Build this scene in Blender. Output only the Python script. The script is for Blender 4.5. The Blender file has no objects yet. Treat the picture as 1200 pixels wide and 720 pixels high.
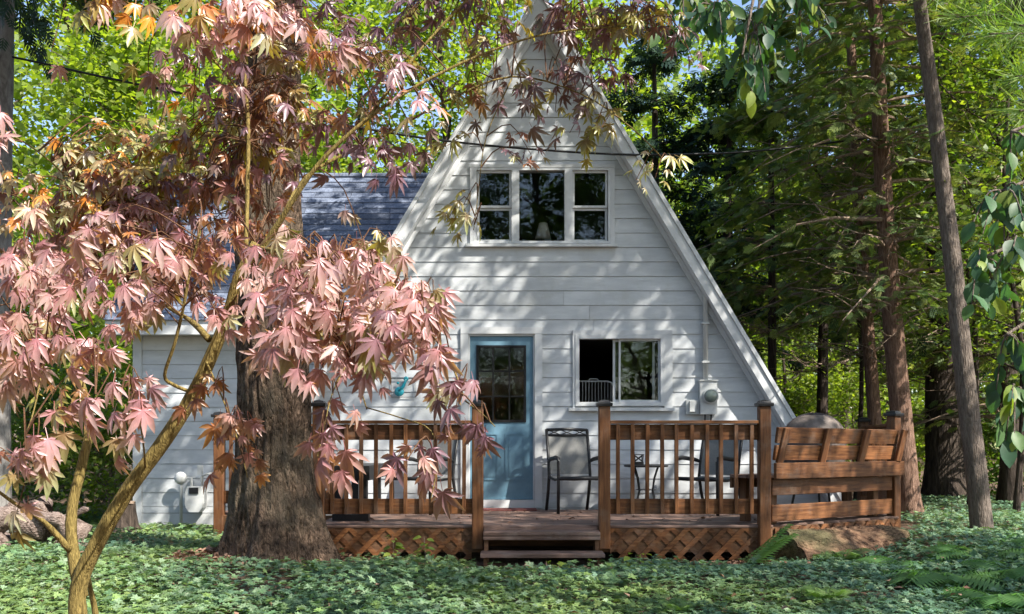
import bpy, math, random
import numpy as np
from mathutils import Vector, Matrix, noise

random.seed(11)
RNG = np.random.default_rng(11)
SC = bpy.context.scene
COL = SC.collection

# ------------------------------------------------------------------ camera
F = 1109.0            # focal length in pixels of the 1200 px wide photograph
HY = 520.0            # horizon row
CZ = 1.1
cam_d = bpy.data.cameras.new('camera')
cam = bpy.data.objects.new('camera', cam_d)
COL.objects.link(cam)
cam.location = (0, 0, CZ)
cam.rotation_euler = (math.radians(90), 0, 0)
cam_d.sensor_width = 36.0
cam_d.lens = 36.0 * F / 1200.0
cam_d.shift_y = (HY - 360.0) / 1200.0
cam_d.clip_start = 0.05
cam_d.clip_end = 1000
SC.camera = cam

# ------------------------------------------------------------------ sky and sun
SUN = Vector((0.55, -0.42, 0.72)).normalized()       # direction towards the sun
world = bpy.data.worlds.new('World')
SC.world = world
world.use_nodes = True
wn = world.node_tree
bg = wn.nodes['Background']
sky = wn.nodes.new('ShaderNodeTexSky')
sky.sky_type = 'NISHITA'
sky.sun_disc = False
sky.dust_density = 1.2
sky.ozone_density = 1.0
sky.sun_elevation = math.asin(SUN.z)
sky.sun_rotation = math.atan2(SUN.x, SUN.y)
wn.links.new(sky.outputs[0], bg.inputs[0])
bg.inputs[1].default_value = 0.125
sun_d = bpy.data.lights.new('sun', 'SUN')
sun_d.energy = 4.8
sun_d.angle = math.radians(0.53)
sun_d.color = (1.0, 0.94, 0.84)
sun = bpy.data.objects.new('sun', sun_d)
COL.objects.link(sun)
sun.rotation_euler = SUN.to_track_quat('Z', 'Y').to_euler()
sun.location = (20, -15, 30)
SC.view_settings.view_transform = 'Standard'
SC.view_settings.look = 'None'
SC.view_settings.gamma = 1
SC.view_settings.use_curve_mapping = False
SC.view_settings.exposure = 1.26
SC.render.engine = 'CYCLES'
SC.cycles.use_denoising = True
SC.cycles.use_adaptive_sampling = True
SC.cycles.adaptive_threshold = 0.02
SC.cycles.max_bounces = 5
SC.cycles.diffuse_bounces = 3
SC.cycles.transparent_max_bounces = 8


def P(px, py, d):
    """photo pixel at depth d metres -> world"""
    return Vector(((px - 600.0) * d / F, d, CZ + (HY - py) * d / F))


# ------------------------------------------------------------------ scene tree helpers
WM = {}


def W(o):
    return WM.get(o.name, Matrix.Identity(4))


def link(o, parent=None, world_m=None):
    COL.objects.link(o)
    m = world_m if world_m is not None else Matrix.Identity(4)
    if parent is not None:
        o.parent = parent
        o.matrix_parent_inverse = W(parent).inverted()
    o.matrix_basis = m
    WM[o.name] = m.copy()
    return o


def tag(o, label=None, cat=None, group=None, kind=None):
    if label: o['label'] = label
    if cat: o['category'] = cat
    if group: o['group'] = group
    if kind: o['kind'] = kind
    return o


def thing(name, loc, label, cat, group=None):
    e = bpy.data.objects.new(name, None)
    e.empty_display_size = 0.2
    link(e, None, Matrix.Translation(Vector(loc)))
    return tag(e, label, cat, group)


class MB:
    def __init__(s):
        s.v = []; s.f = []

    def add(s, vs, fs):
        o = len(s.v)
        s.v += [tuple(v) for v in vs]
        s.f += [tuple(i + o for i in f) for f in fs]
        return s

    def box(s, x0, x1, y0, y1, z0, z1):
        return s.add([(x0, y0, z0), (x1, y0, z0), (x1, y1, z0), (x0, y1, z0), (x0, y0, z1), (x1, y0, z1), (x1, y1, z1), (x0, y1, z1)],
                     [(3, 2, 1, 0), (4, 5, 6, 7), (0, 1, 5, 4), (1, 2, 6, 5), (2, 3, 7, 6), (3, 0, 4, 7)])

    def prism(s, poly, y0, y1):
        """poly: (x,z) counter-clockwise seen from -Y"""
        n = len(poly)
        vs = [(x, y0, z) for x, z in poly] + [(x, y1, z) for x, z in poly]
        fs = [tuple(range(n)), tuple(range(2 * n - 1, n - 1, -1))]
        for i in range(n):
            j = (i + 1) % n
            fs.append((j, i, n + i, n + j))
        return s.add(vs, fs)

    def tube(s, pts, rad, n=8, cap=True, jit=0.0):
        pts = [Vector(p) for p in pts]
        if not hasattr(rad, '__len__'): rad = [rad] * len(pts)
        k = len(pts)
        ref = Vector((0.31, 0.57, 0.76))
        vs = []
        for i, p in enumerate(pts):
            t = (pts[min(i + 1, k - 1)] - pts[max(i - 1, 0)])
            if t.length < 1e-7: t = Vector((0, 0, 1))
            t.normalize()
            a = t.cross(ref)
            if a.length < 1e-3: a = t.cross(Vector((1, 0, 0)))
            a.normalize(); b = t.cross(a)
            for q in range(n):
                w = 2 * math.pi * q / n
                r = rad[i] * (1 + (random.uniform(-jit, jit) if jit else 0))
                vs.append(p + (a * math.cos(w) + b * math.sin(w)) * r)
        fs = []
        for i in range(k - 1):
            for q in range(n):
                q2 = (q + 1) % n
                fs.append((i * n + q, i * n + q2, (i + 1) * n + q2, (i + 1) * n + q))
        if cap:
            fs.append(tuple(range(n - 1, -1, -1)))
            fs.append(tuple((k - 1) * n + q for q in range(n)))
        return s.add(vs, fs)

    def lathe(s, prof, c, n=20, axis='Z'):
        """prof: (r, h) list"""
        vs = []; k = len(prof)
        for r, h in prof:
            for q in range(n):
                w = 2 * math.pi * q / n
                if axis == 'Z': vs.append((c[0] + r * math.cos(w), c[1] + r * math.sin(w), c[2] + h))
                else: vs.append((c[0] + r * math.cos(w), c[1] + h, c[2] + r * math.sin(w)))
        fs = []
        for i in range(k - 1):
            for q in range(n):
                q2 = (q + 1) % n
                fs.append((i * n + q, i * n + q2, (i + 1) * n + q2, (i + 1) * n + q))
        fs.append(tuple(range(n))[::-1]); fs.append(tuple((k - 1) * n + q for q in range(n)))
        return s.add(vs, fs)

    def mesh(s, name, m, smooth=False):
        me = bpy.data.meshes.new(name)
        me.from_pydata(s.v, [], s.f)
        if smooth: me.polygons.foreach_set('use_smooth', [True] * len(me.polygons))
        me.materials.append(m)
        me.update()
        return me

    def build(s, name, m, parent=None, smooth=False, world_m=None):
        return link(bpy.data.objects.new(name, s.mesh(name, m, smooth)), parent, world_m)


_cb = {}


def cbox_mesh(L, w, t, c, m):
    """chamfered plank, length along local X"""
    key = (round(L, 3), round(w, 3), round(t, 3), round(c, 4), m.name)
    if key in _cb: return _cb[key]
    hx, hy, hz = L / 2, w / 2, t / 2
    c = min(c, hx * .4, hy * .4, hz * .4)
    vs = []; idx = {}
    for sx in (-1, 1):
        for sy in (-1, 1):
            for sz in (-1, 1):
                for ax in range(3):
                    p = [sx * (hx - c), sy * (hy - c), sz * (hz - c)]
                    p[ax] = (sx * hx, sy * hy, sz * hz)[ax]
                    idx[(sx, sy, sz, ax)] = len(vs); vs.append(tuple(p))
    fs = []
    for ax in range(3):
        o = [a for a in range(3) if a != ax]
        for s_ in (-1, 1):
            q = []
            for u, v in ((-1, -1), (1, -1), (1, 1), (-1, 1)):
                k = [0, 0, 0]; k[ax] = s_; k[o[0]] = u; k[o[1]] = v
                q.append(idx[(k[0], k[1], k[2], ax)])
            fs.append(q)
    for ax in range(3):
        o = [a for a in range(3) if a != ax]
        for u in (-1, 1):
            for v in (-1, 1):
                k0 = [0, 0, 0]; k0[ax] = -1; k0[o[0]] = u; k0[o[1]] = v
                k1 = list(k0); k1[ax] = 1
                fs.append([idx[(*k0, o[0])], idx[(*k1, o[0])], idx[(*k1, o[1])], idx[(*k0, o[1])]])
    for sx in (-1, 1):
        for sy in (-1, 1):
            for sz in (-1, 1):
                fs.append([idx[(sx, sy, sz, a)] for a in range(3)])
    # orient outwards
    ff = []
    for q in fs:
        a, b, c_ = (Vector(vs[q[i]]) for i in range(3))
        n = (b - a).cross(c_ - a)
        cen = sum((Vector(vs[i]) for i in q), Vector()) / len(q)
        ff.append(q if n.dot(cen) > 0 else q[::-1])
    me = bpy.data.meshes.new('plank')
    me.from_pydata(vs, [], ff)
    me.materials.append(m)
    _cb[key] = me
    return me


def plank(name, p0, p1, w, t, m, parent=None, up=(0, 0, 1), c=0.004, roll=0):
    """board from p0 to p1; w across `up`, t along `up`"""
    p0 = Vector(p0); p1 = Vector(p1)
    x = (p1 - p0); L = x.length; x.normalize()
    u = Vector(up); u = (u - x * u.dot(x)).normalized()
    y = u.cross(x)
    M = Matrix((x, y, u)).transposed().to_4x4()
    M.translation = (p0 + p1) / 2
    o = bpy.data.objects.new(name, cbox_mesh(L, w, t, c, m))
    return link(o, parent, M)


def np_mesh(name, verts, faces, m, tint=None, smooth=False):
    """verts (N,3); faces (M,k) uniform arrays, or list of such arrays; tint (N,3) colours"""
    me = bpy.data.meshes.new(name)
    if not isinstance(faces, list): faces = [faces]
    nv = len(verts)
    me.vertices.add(nv)
    me.vertices.foreach_set('co', np.ascontiguousarray(verts, dtype=np.float32).ravel())
    tot = sum(f.size for f in faces)
    cnt = np.concatenate([np.full(len(f), f.shape[1], dtype=np.int32) for f in faces])
    me.loops.add(tot)
    me.loops.foreach_set('vertex_index', np.concatenate([f.ravel() for f in faces]).astype(np.int32))
    me.polygons.add(len(cnt))
    st = np.concatenate([[0], np.cumsum(cnt)[:-1]]).astype(np.int32)
    me.polygons.foreach_set('loop_start', st)
    if smooth: me.polygons.foreach_set('use_smooth', np.ones(len(cnt), dtype=bool))
    if tint is not None:
        ca = me.color_attributes.new('tint', 'FLOAT_COLOR', 'POINT')
        rgba = np.ones((nv, 4), dtype=np.float32); rgba[:, :3] = tint
        ca.data.foreach_set('color', rgba.ravel())
    me.materials.append(m)
    me.update(calc_edges=True)
    me.validate()
    return me


def frames(a, n):
    a = a / np.linalg.norm(a, axis=1, keepdims=True)
    n = n - a * (n * a).sum(1, keepdims=True)
    n = n / (np.linalg.norm(n, axis=1, keepdims=True) + 1e-9)
    b = np.cross(a, n)
    return np.stack([b, a, n], axis=2)     # columns


def scatter(tv, tfs, pos, R, size):
    """instances of a template as arrays. tv (K,3), tfs list of face arrays"""
    K = len(tv); N = len(pos)
    V = np.einsum('nij,kj->nki', R * size[:, None, None], tv) + pos[:, None, :]
    off = (np.arange(N) * K)
    fs = [(f[None, :, :] + off[:, None, None]).reshape(-1, f.shape[1]) for f in tfs]
    return V.reshape(-1, 3), fs


def scatter_mesh(name, tv, tfs, pos, R, size, m, tint=None):
    V, fs = scatter(tv, tfs, pos, R, size)
    t = None if tint is None else np.repeat(tint, len(tv), axis=0)
    return np_mesh(name, V, fs, m, t)


# ------------------------------------------------------------------ materials
def new_mat(name):
    m = bpy.data.materials.new(name); m.use_nodes = True
    nt = m.node_tree
    return m, nt, nt.nodes['Principled BSDF'], nt.nodes['Material Output']


def nd(nt, typ, **kw):
    n = nt.nodes.new(typ)
    for k, v in kw.items():
        if k in n.inputs: n.inputs[k].default_value = v
        else: setattr(n, k, v)
    return n


def ramp(nt, fac, stops):
    r = nt.nodes.new('ShaderNodeValToRGB')
    el = r.color_ramp.elements
    while len(el) < len(stops): el.new(0.5)
    for e, (p, c) in zip(el, stops):
        e.position = p; e.color = (*c, 1)
    nt.links.new(fac, r.inputs[0])
    return r.outputs[0]


def mat_noise(name, c1, c2, scale=(1, 1, 1), nscale=6.0, rough=0.7, bump=0.2, bscale=None, coord='Object', detail=6, vary=0.0, spec=0.3, lo=0.35, hi=0.65, bdist=0.01, weather=None):
    m, nt, bs, out = new_mat(name)
    tc = nt.nodes.new('ShaderNodeTexCoord')
    mp = nd(nt, 'ShaderNodeMapping'); mp.inputs['Scale'].default_value = scale
    nt.links.new(tc.outputs[coord], mp.inputs[0])
    if vary:
        oi = nt.nodes.new('ShaderNodeObjectInfo')
        mm = nd(nt, 'ShaderNodeMath', operation='MULTIPLY'); mm.inputs[1].default_value = 37.0
        nt.links.new(oi.outputs['Random'], mm.inputs[0])
        nt.links.new(mm.outputs[0], mp.inputs['Location'])
    nz = nd(nt, 'ShaderNodeTexNoise', Scale=nscale, Detail=detail, Roughness=0.65)
    nt.links.new(mp.outputs[0], nz.inputs['Vector'])
    col = ramp(nt, nz.outputs['Fac'], [(lo, c1), (hi, c2)])
    if vary:
        hs = nt.nodes.new('ShaderNodeHueSaturation')
        mr = nd(nt, 'ShaderNodeMapRange'); mr.inputs['To Min'].default_value = 1 - vary; mr.inputs['To Max'].default_value = 1 + vary
        nt.links.new(oi.outputs['Random'], mr.inputs['Value'])
        nt.links.new(mr.outputs[0], hs.inputs['Value'])
        nt.links.new(col, hs.inputs['Color']); col = hs.outputs[0]
    if weather:
        gp = nt.nodes.new('ShaderNodeNewGeometry')
        nw = nd(nt, 'ShaderNodeTexNoise', Scale=weather[2], Detail=7, Roughness=0.7)
        nt.links.new(gp.outputs['Position'], nw.inputs['Vector'])
        fw_ = nd(nt, 'ShaderNodeMapRange'); fw_.inputs['From Min'].default_value = .50; fw_.inputs['From Max'].default_value = .72; fw_.inputs['To Max'].default_value = weather[1]
        nt.links.new(nw.outputs['Fac'], fw_.inputs['Value'])
        mw = nd(nt, 'ShaderNodeMix', data_type='RGBA')
        nt.links.new(fw_.outputs[0], mw.inputs[0]); nt.links.new(col, mw.inputs[6]); mw.inputs[7].default_value = (*weather[0], 1)
        col = mw.outputs[2]
    nt.links.new(col, bs.inputs['Base Color'])
    bs.inputs['Roughness'].default_value = rough
    bs.inputs['Specular IOR Level'].default_value = spec
    if bump:
        nz2 = nz
        if bscale:
            nz2 = nd(nt, 'ShaderNodeTexNoise', Scale=bscale, Detail=5, Roughness=0.6)
            nt.links.new(mp.outputs[0], nz2.inputs['Vector'])
        bp = nd(nt, 'ShaderNodeBump', Strength=bump, Distance=bdist)
        nt.links.new(nz2.outputs['Fac'], bp.inputs['Height'])
        nt.links.new(bp.outputs[0], bs.inputs['Normal'])
    return m


def leaf_mat(name, use_obj_color=False, trans=0.4, tcol=(1.0, 1.0, 0.35), tgain=1.0, rough=0.45, spec=0.35, sheen=0.0):
    """leaf: reflecting face plus light passing through, tint per leaf"""
    m, nt, bs, out = new_mat(name)
    if use_obj_color:
        s = nt.nodes.new('ShaderNodeObjectInfo'); c = s.outputs['Color']
        if use_obj_color == 'grad':
            vc = nt.nodes.new('ShaderNodeVertexColor'); vc.layer_name = 'tint'
            mg = nd(nt, 'ShaderNodeMix', data_type='RGBA', blend_type='MULTIPLY'); mg.inputs[0].default_value = 1.0
            nt.links.new(c, mg.inputs[6]); nt.links.new(vc.outputs['Color'], mg.inputs[7]); c = mg.outputs[2]
    else:
        s = nt.nodes.new('ShaderNodeVertexColor'); s.layer_name = 'tint'; c = s.outputs['Color']
    geo = nt.nodes.new('ShaderNodeNewGeometry')
    nz = nd(nt, 'ShaderNodeTexNoise', Scale=60.0, Detail=3)
    nt.links.new(geo.outputs['Position'], nz.inputs['Vector'])
    mr = nd(nt, 'ShaderNodeMapRange'); mr.inputs['To Min'].default_value = 0.75; mr.inputs['To Max'].default_value = 1.25
    nt.links.new(nz.outputs['Fac'], mr.inputs['Value'])
    hs = nt.nodes.new('ShaderNodeHueSaturation')
    nt.links.new(c, hs.inputs['Color']); nt.links.new(mr.outputs[0], hs.inputs['Value'])
    nt.links.new(hs.outputs[0], bs.inputs['Base Color'])
    bs.inputs['Roughness'].default_value = rough
    bs.inputs['Specular IOR Level'].default_value = spec
    if sheen:
        bs.inputs['Coat Weight'].default_value = sheen; bs.inputs['Coat Roughness'].default_value = 0.35
    tr = nt.nodes.new('ShaderNodeBsdfTranslucent')
    mx = nd(nt, 'ShaderNodeMix', data_type='RGBA', blend_type='MULTIPLY')
    mx.inputs[0].default_value = 1.0
    nt.links.new(hs.outputs[0], mx.inputs[6])
    mx.inputs[7].default_value = (tcol[0] * tgain, tcol[1] * tgain, tcol[2] * tgain, 1)
    nt.links.new(mx.outputs[2], tr.inputs['Color'])
    ms = nt.nodes.new('ShaderNodeMixShader'); ms.inputs[0].default_value = trans
    nt.links.new(bs.outputs[0], ms.inputs[1]); nt.links.new(tr.outputs[0], ms.inputs[2])
    nt.links.new(ms.outputs[0], out.inputs['Surface'])
    return m


M_SIDING = mat_noise('white_siding', (0.495, 0.52, 0.545), (0.64, 0.665, 0.685), scale=(0.5, 1, 2.6), nscale=3.2, rough=0.55, bump=0.12, bscale=90, vary=0.06, weather=((.40, .41, .38), .5, 2.2))
M_TRIM = mat_noise('white_trim', (0.56, 0.58, 0.595), (0.67, 0.685, 0.695), nscale=4, rough=0.5, bump=0.06, bscale=60, vary=0.04)
M_WALLBACK = mat_noise('wall_sheathing', (0.30, 0.29, 0.27), (0.36, 0.35, 0.32), nscale=3, rough=0.9, bump=0)
M_WOOD = mat_noise('stained_wood', (0.088, 0.031, 0.011), (0.225, 0.096, 0.036), scale=(1.2, 14, 14), nscale=3.2, rough=0.62, bump=0.45, vary=0.32, spec=0.3, bdist=0.005, weather=((.20, .15, .115), .55, 3.5))
M_WOODP = mat_noise('stained_post_wood', (0.095, 0.036, 0.014), (0.205, 0.088, 0.034), scale=(1.0, 12, 12), nscale=3.0, rough=0.62, bump=0.4, vary=0.18, bdist=0.005, weather=((.19, .14, .105), .5, 4.0))
M_DECK = mat_noise('worn_deck_wood', (0.11, 0.065, 0.048), (0.27, 0.175, 0.14), scale=(0.7, 9, 9), nscale=3.0, rough=0.7, bump=0.4, vary=0.25, bdist=0.005, weather=((.30, .25, .22), .5, 3.0))
M_DARKWOOD = mat_noise('under_deck_wood', (0.10, 0.05, 0.026), (0.19, 0.10, 0.052), scale=(1, 8, 8), nscale=3, rough=0.8, bump=0.3, vary=0.1)
M_BLACK = mat_noise('black_metal', (0.012, 0.012, 0.013), (0.022, 0.022, 0.024), nscale=20, rough=0.42, bump=0.05, spec=0.4)
M_SLING = mat_noise('grey_sling_mesh', (0.17, 0.17, 0.165), (0.235, 0.235, 0.225), nscale=120, rough=0.8, bump=0.3, bdist=0.002)
M_DOOR = mat_noise('blue_door_paint', (0.115, 0.225, 0.31), (0.165, 0.30, 0.39), nscale=5, rough=0.45, bump=0.03, spec=0.4)
M_SHINGLE = mat_noise('slate_blue_shingle', (0.085, 0.105, 0.155), (0.19, 0.22, 0.29), nscale=45, rough=0.9, bump=0.6, vary=0.3, coord='Object', bdist=0.006)
M_ROOF = mat_noise('roof_felt', (0.05, 0.055, 0.07), (0.09, 0.095, 0.11), nscale=20, rough=0.9, bump=0.3)
M_METAL = mat_noise('painted_grey_metal', (0.50, 0.52, 0.52), (0.60, 0.61, 0.60), nscale=9, rough=0.45, bump=0.05)
M_DARKFRAME = mat_noise('black_muntin_paint', (0.010, 0.010, 0.011), (0.018, 0.018, 0.02), nscale=8, rough=0.4, bump=0)
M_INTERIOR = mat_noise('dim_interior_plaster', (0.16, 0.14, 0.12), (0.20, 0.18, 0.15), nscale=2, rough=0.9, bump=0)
M_SHADE = mat_noise('cream_lampshade', (0.70, 0.66, 0.58), (0.78, 0.74, 0.66), nscale=30, rough=0.8, bump=0.1)
M_TURQ = mat_noise('turquoise_glass', (0.0, 0.22, 0.30), (0.05, 0.42, 0.50), nscale=14, rough=0.15, bump=0, spec=0.6)
M_COVER = mat_noise('beige_grill_cover', (0.055, 0.045, 0.042), (0.20, 0.165, 0.145), nscale=5, rough=0.75, bump=0.5, bscale=12, bdist=0.02)  # dark mottling puts dappled leaf shadow into the beige
M_COVERD = mat_noise('dark_grill_cover_trim', (0.035, 0.030, 0.033), (0.06, 0.05, 0.055), nscale=5, rough=0.7, bump=0.3)
M_CABLE = mat_noise('black_cable', (0.008, 0.008, 0.008), (0.014, 0.014, 0.014), nscale=5, rough=0.5, bump=0)
M_SOIL = mat_noise('leaf_litter_soil', (0.045, 0.03, 0.018), (0.17, 0.11, 0.075), nscale=5, rough=0.95, bump=0.8, bscale=40, bdist=0.02, lo=0.3, hi=0.7)
M_MULCH = mat_noise('fallen_leaf_litter', (0.16, 0.085, 0.055), (0.30, 0.18, 0.12), nscale=60, rough=0.9, bump=0.2)
M_MAT = mat_noise('red_doormat', (0.16, 0.05, 0.045), (0.24, 0.09, 0.08), nscale=50, rough=0.95, bump=0.4)


def bark(name, c1, c2, vs=(9, 9, 1.3), bump=0.8, nscale=2.4, dist=0.03, moss=None):
    m, nt, bs, out = new_mat(name)
    geo = nt.nodes.new('ShaderNodeNewGeometry')
    mp = nd(nt, 'ShaderNodeMapping'); mp.inputs['Scale'].default_value = vs
    nt.links.new(geo.outputs['Position'], mp.inputs[0])
    nz = nd(nt, 'ShaderNodeTexNoise', Scale=nscale, Detail=8, Roughness=0.7, Distortion=0.6)
    nt.links.new(mp.outputs[0], nz.inputs['Vector'])
    vo = nd(nt, 'ShaderNodeTexVoronoi', feature='DISTANCE_TO_EDGE', Scale=nscale * 1.2)
    nt.links.new(mp.outputs[0], vo.inputs['Vector'])
    col = ramp(nt, nz.outputs['Fac'], [(0.38, c1), (0.62, c2)])
    if moss:
        nb = nd(nt, 'ShaderNodeTexNoise', Scale=1.7, Detail=5)
        nt.links.new(geo.outputs['Position'], nb.inputs['Vector'])
        f = nd(nt, 'ShaderNodeMapRange'); f.inputs['From Min'].default_value = 0.48; f.inputs['From Max'].default_value = 0.64; f.inputs['To Max'].default_value = 0.75
        nt.links.new(nb.outputs['Fac'], f.inputs['Value'])
        mx = nd(nt, 'ShaderNodeMix', data_type='RGBA')
        nt.links.new(f.outputs[0], mx.inputs[0]); nt.links.new(col, mx.inputs[6]); mx.inputs[7].default_value = (*moss, 1)
        col = mx.outputs[2]
    nt.links.new(col, bs.inputs['Base Color'])
    bs.inputs['Roughness'].default_value = 0.9
    bs.inputs['Specular IOR Level'].default_value = 0.2
    ad = nd(nt, 'ShaderNodeMath', operation='ADD')
    nt.links.new(nz.outputs['Fac'], ad.inputs[0]); nt.links.new(vo.outputs['Distance'], ad.inputs[1])
    bp = nd(nt, 'ShaderNodeBump', Strength=bump, Distance=dist)
    nt.links.new(ad.outputs[0], bp.inputs['Height']); nt.links.new(bp.outputs[0], bs.inputs['Normal'])
    return m


M_BARK_BIG = bark('furrowed_grey_brown_bark', (0.026, 0.016, 0.010), (0.20, 0.135, 0.095), vs=(11, 11, 4.8), moss=(0.13, 0.105, 0.075), dist=.05, bump=1.0)
M_BARK_CEDAR = bark('red_brown_fibrous_bark', (0.10, 0.055, 0.038), (0.30, 0.19, 0.14), vs=(24, 24, 2.6), dist=0.03)
M_BARK_GREY = bark('grey_brown_bark', (0.10, 0.078, 0.064), (0.22, 0.18, 0.15), vs=(18, 18, 3.2), dist=0.03)
M_BARK_DARK = bark('dark_bark', (0.025, 0.019, 0.016), (0.085, 0.065, 0.052), vs=(9, 9, 1.4))
M_BARK_PALE = bark('pale_grey_bark', (0.12, 0.11, 0.105), (0.25, 0.24, 0.23), vs=(7, 7, 2.5), bump=0.4)
M_BARK_MAPLE = bark('olive_tan_maple_bark', (0.10, 0.072, 0.022), (0.30, 0.225, 0.075), vs=(75, 75, 11), bump=0.8, dist=0.006)
M_TWIG = bark('dry_twig_bark', (0.15, 0.105, 0.075), (0.34, 0.26, 0.20), vs=(12, 12, 12), bump=0.2, dist=0.004)
M_DRIFT = bark('weathered_root_wood', (0.10, 0.068, 0.055), (0.32, 0.25, 0.22), vs=(7, 14, 14), bump=0.9, dist=0.02)
M_LOG = bark('mossy_split_log', (0.06, 0.03, 0.018), (0.24, 0.145, 0.09), vs=(4, 9, 9), bump=0.9, dist=0.03, moss=(0.10, 0.10, 0.05))

M_LEAF = leaf_mat('green_foliage', trans=0.45, tcol=(1.25, 1.35, 0.30), tgain=1.6, rough=0.45)
M_NEEDLE = leaf_mat('conifer_foliage', trans=0.38, tcol=(1.2, 1.2, 0.4), rough=0.55, spec=0.25)
M_COVERLEAF = leaf_mat('ground_cover_foliage', trans=0.25, tcol=(1.1, 1.2, 0.4), rough=0.5, spec=0.3)
M_FERN = leaf_mat('fern_foliage', trans=0.4, tcol=(1.1, 1.3, 0.4), tgain=1.3)
M_BROAD = leaf_mat('broadleaf_foliage', trans=0.35, tcol=(1.3, 1.5, 0.35), tgain=1.3, rough=0.48, spec=0.35)
M_BROADO = leaf_mat('broadleaf_leaf', use_obj_color=True, trans=0.35, tcol=(1.3, 1.5, 0.35), tgain=1.3, rough=0.48, spec=0.35)
M_MAPLE = leaf_mat('red_maple_foliage', trans=0.33, tcol=(1.15, 0.95, 0.26), tgain=1.3, rough=0.36, spec=0.75)
M_MAPLEO = leaf_mat('red_maple_leaf', use_obj_color='grad', trans=0.33, tcol=(1.15, 0.95, 0.26), tgain=1.3, rough=0.36, spec=0.75)


def glass_mat(name):
    m, nt, bs, out = new_mat(name)
    bs.inputs['Base Color'].default_value = (0.93, 0.96, 0.95, 1)
    bs.inputs['Roughness'].default_value = 0.01
    bs.inputs['IOR'].default_value = 1.5
    bs.inputs['Transmission Weight'].default_value = 1.0
    nz = nd(nt, 'ShaderNodeTexNoise', Scale=2.5, Detail=1)
    bp = nd(nt, 'ShaderNodeBump', Strength=0.04, Distance=0.02)
    nt.links.new(nz.outputs['Fac'], bp.inputs['Height']); nt.links.new(bp.outputs[0], bs.inputs['Normal'])
    return m


M_GLASS = glass_mat('window_glass')

# ------------------------------------------------------------------ ground
TREE_BASE = Vector((-2.20, 8.75))


def gz(x, y):
    z = 0.0
    if y < 8.8: z -= 0.07 * (8.8 - max(y, 0.0))
    z += 0.03 * min(max(0.0, x - 2.0), 6)
    r2 = (x - TREE_BASE.x) ** 2 + (y - TREE_BASE.y) ** 2
    z += 0.12 * math.exp(-r2 / 0.8)
    z += 0.035 * noise.noise(Vector((x * 0.55, y * 0.55, 3.1))) + 0.012 * noise.noise(Vector((x * 2.3, y * 2.3, 9.1)))
    if 8.0 < y < 13 and -2.6 < x < 4.6:
        z -= 0.085 * min(1, (y - 8.0) / .7) * min(1, (x + 2.6) / .7) * min(1, (4.6 - x) / .8)
    if y > 20: z += 0.02 * (y - 20)
    return z


def axis_vals(lo, mid0, mid1, hi, step, k):
    a = list(np.arange(mid0, mid1 + 1e-6, step))
    s = step; p = mid1
    while p < hi:
        s *= k; p += s; a.append(p)
    s = step; p = mid0; b = []
    while p > lo:
        s *= k; p -= s; b.append(p)
    return b[::-1] + a


gxs = axis_vals(-260, -9, 11, 260, 0.22, 1.35)
gys = axis_vals(-260, 0, 18, 320, 0.22, 1.35)
gv = [(x, y, gz(x, y)) for y in gys for x in gxs]
nx = len(gxs)
gf = [(j * nx + i, j * nx + i + 1, (j + 1) * nx + i + 1, (j + 1) * nx + i) for j in range(len(gys) - 1) for i in range(nx - 1)]
mb = MB(); mb.v = gv; mb.f = gf
tag(mb.build('ground', M_SOIL, smooth=True), kind='structure')

# ------------------------------------------------------------------ house
YF = 11.8
S_ = YF / F


def FX(px): return (px - 600.0) * S_
def FZ(py): return CZ + (HY - py) * S_


AX, AZ, SL = 0.34, 6.42, 1.68      # inner apex of the gable, slope


def xl(z): return AX - (AZ - z) / SL
def xr(z): return AX + (AZ - z) / SL


house = thing('a_frame_house', (AX, YF, 0.2), 'white A-frame house with side wing, blue door and grey shingled roof', 'house')

HOLES = {'upper': (FX(556), FX(715), FZ(286), FZ(198)),
         'door': (FX(549), FX(626.5), 0.10, FZ(392)),
         'lower': (FX(674), FX(778), FZ(476), FZ(393))}


def cut_rows(z0, z1, holes):
    """pieces (za, zb, list of x intervals removed) of one horizontal band"""
    zs = {z0, z1}
    for h in holes:
        for q in (h[2], h[3]):
            if z0 + 1e-4 < q < z1 - 1e-4: zs.add(q)
    zs = sorted(zs)
    for a, b in zip(zs, zs[1:]):
        mid = (a + b) / 2
        yield a, b, sorted([(h[0], h[1]) for h in holes if h[2] < mid < h[3]])


def lap_board(parent, za, zb, la, lb, ra, rb, y, front_lo, front_hi):
    """trapezoid board: left/right x at bottom (a) and top (b)"""
    j = [random.uniform(-.0015, .0015) for _ in range(4)]
    m = MB()
    vs = [(la, y - front_lo + j[0], za + j[2]), (ra, y - front_lo + j[1], za + j[3]), (rb, y - front_hi, zb), (lb, y - front_hi, zb),
          (la, y, za), (ra, y, za), (rb, y, zb), (lb, y, zb)]
    m.add(vs, [(0, 1, 2, 3), (7, 6, 5, 4), (1, 0, 4, 5), (2, 1, 5, 6), (3, 2, 6, 7), (0, 3, 7, 4)])
    return m.build('siding_board', M_SIDING, parent)


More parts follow.
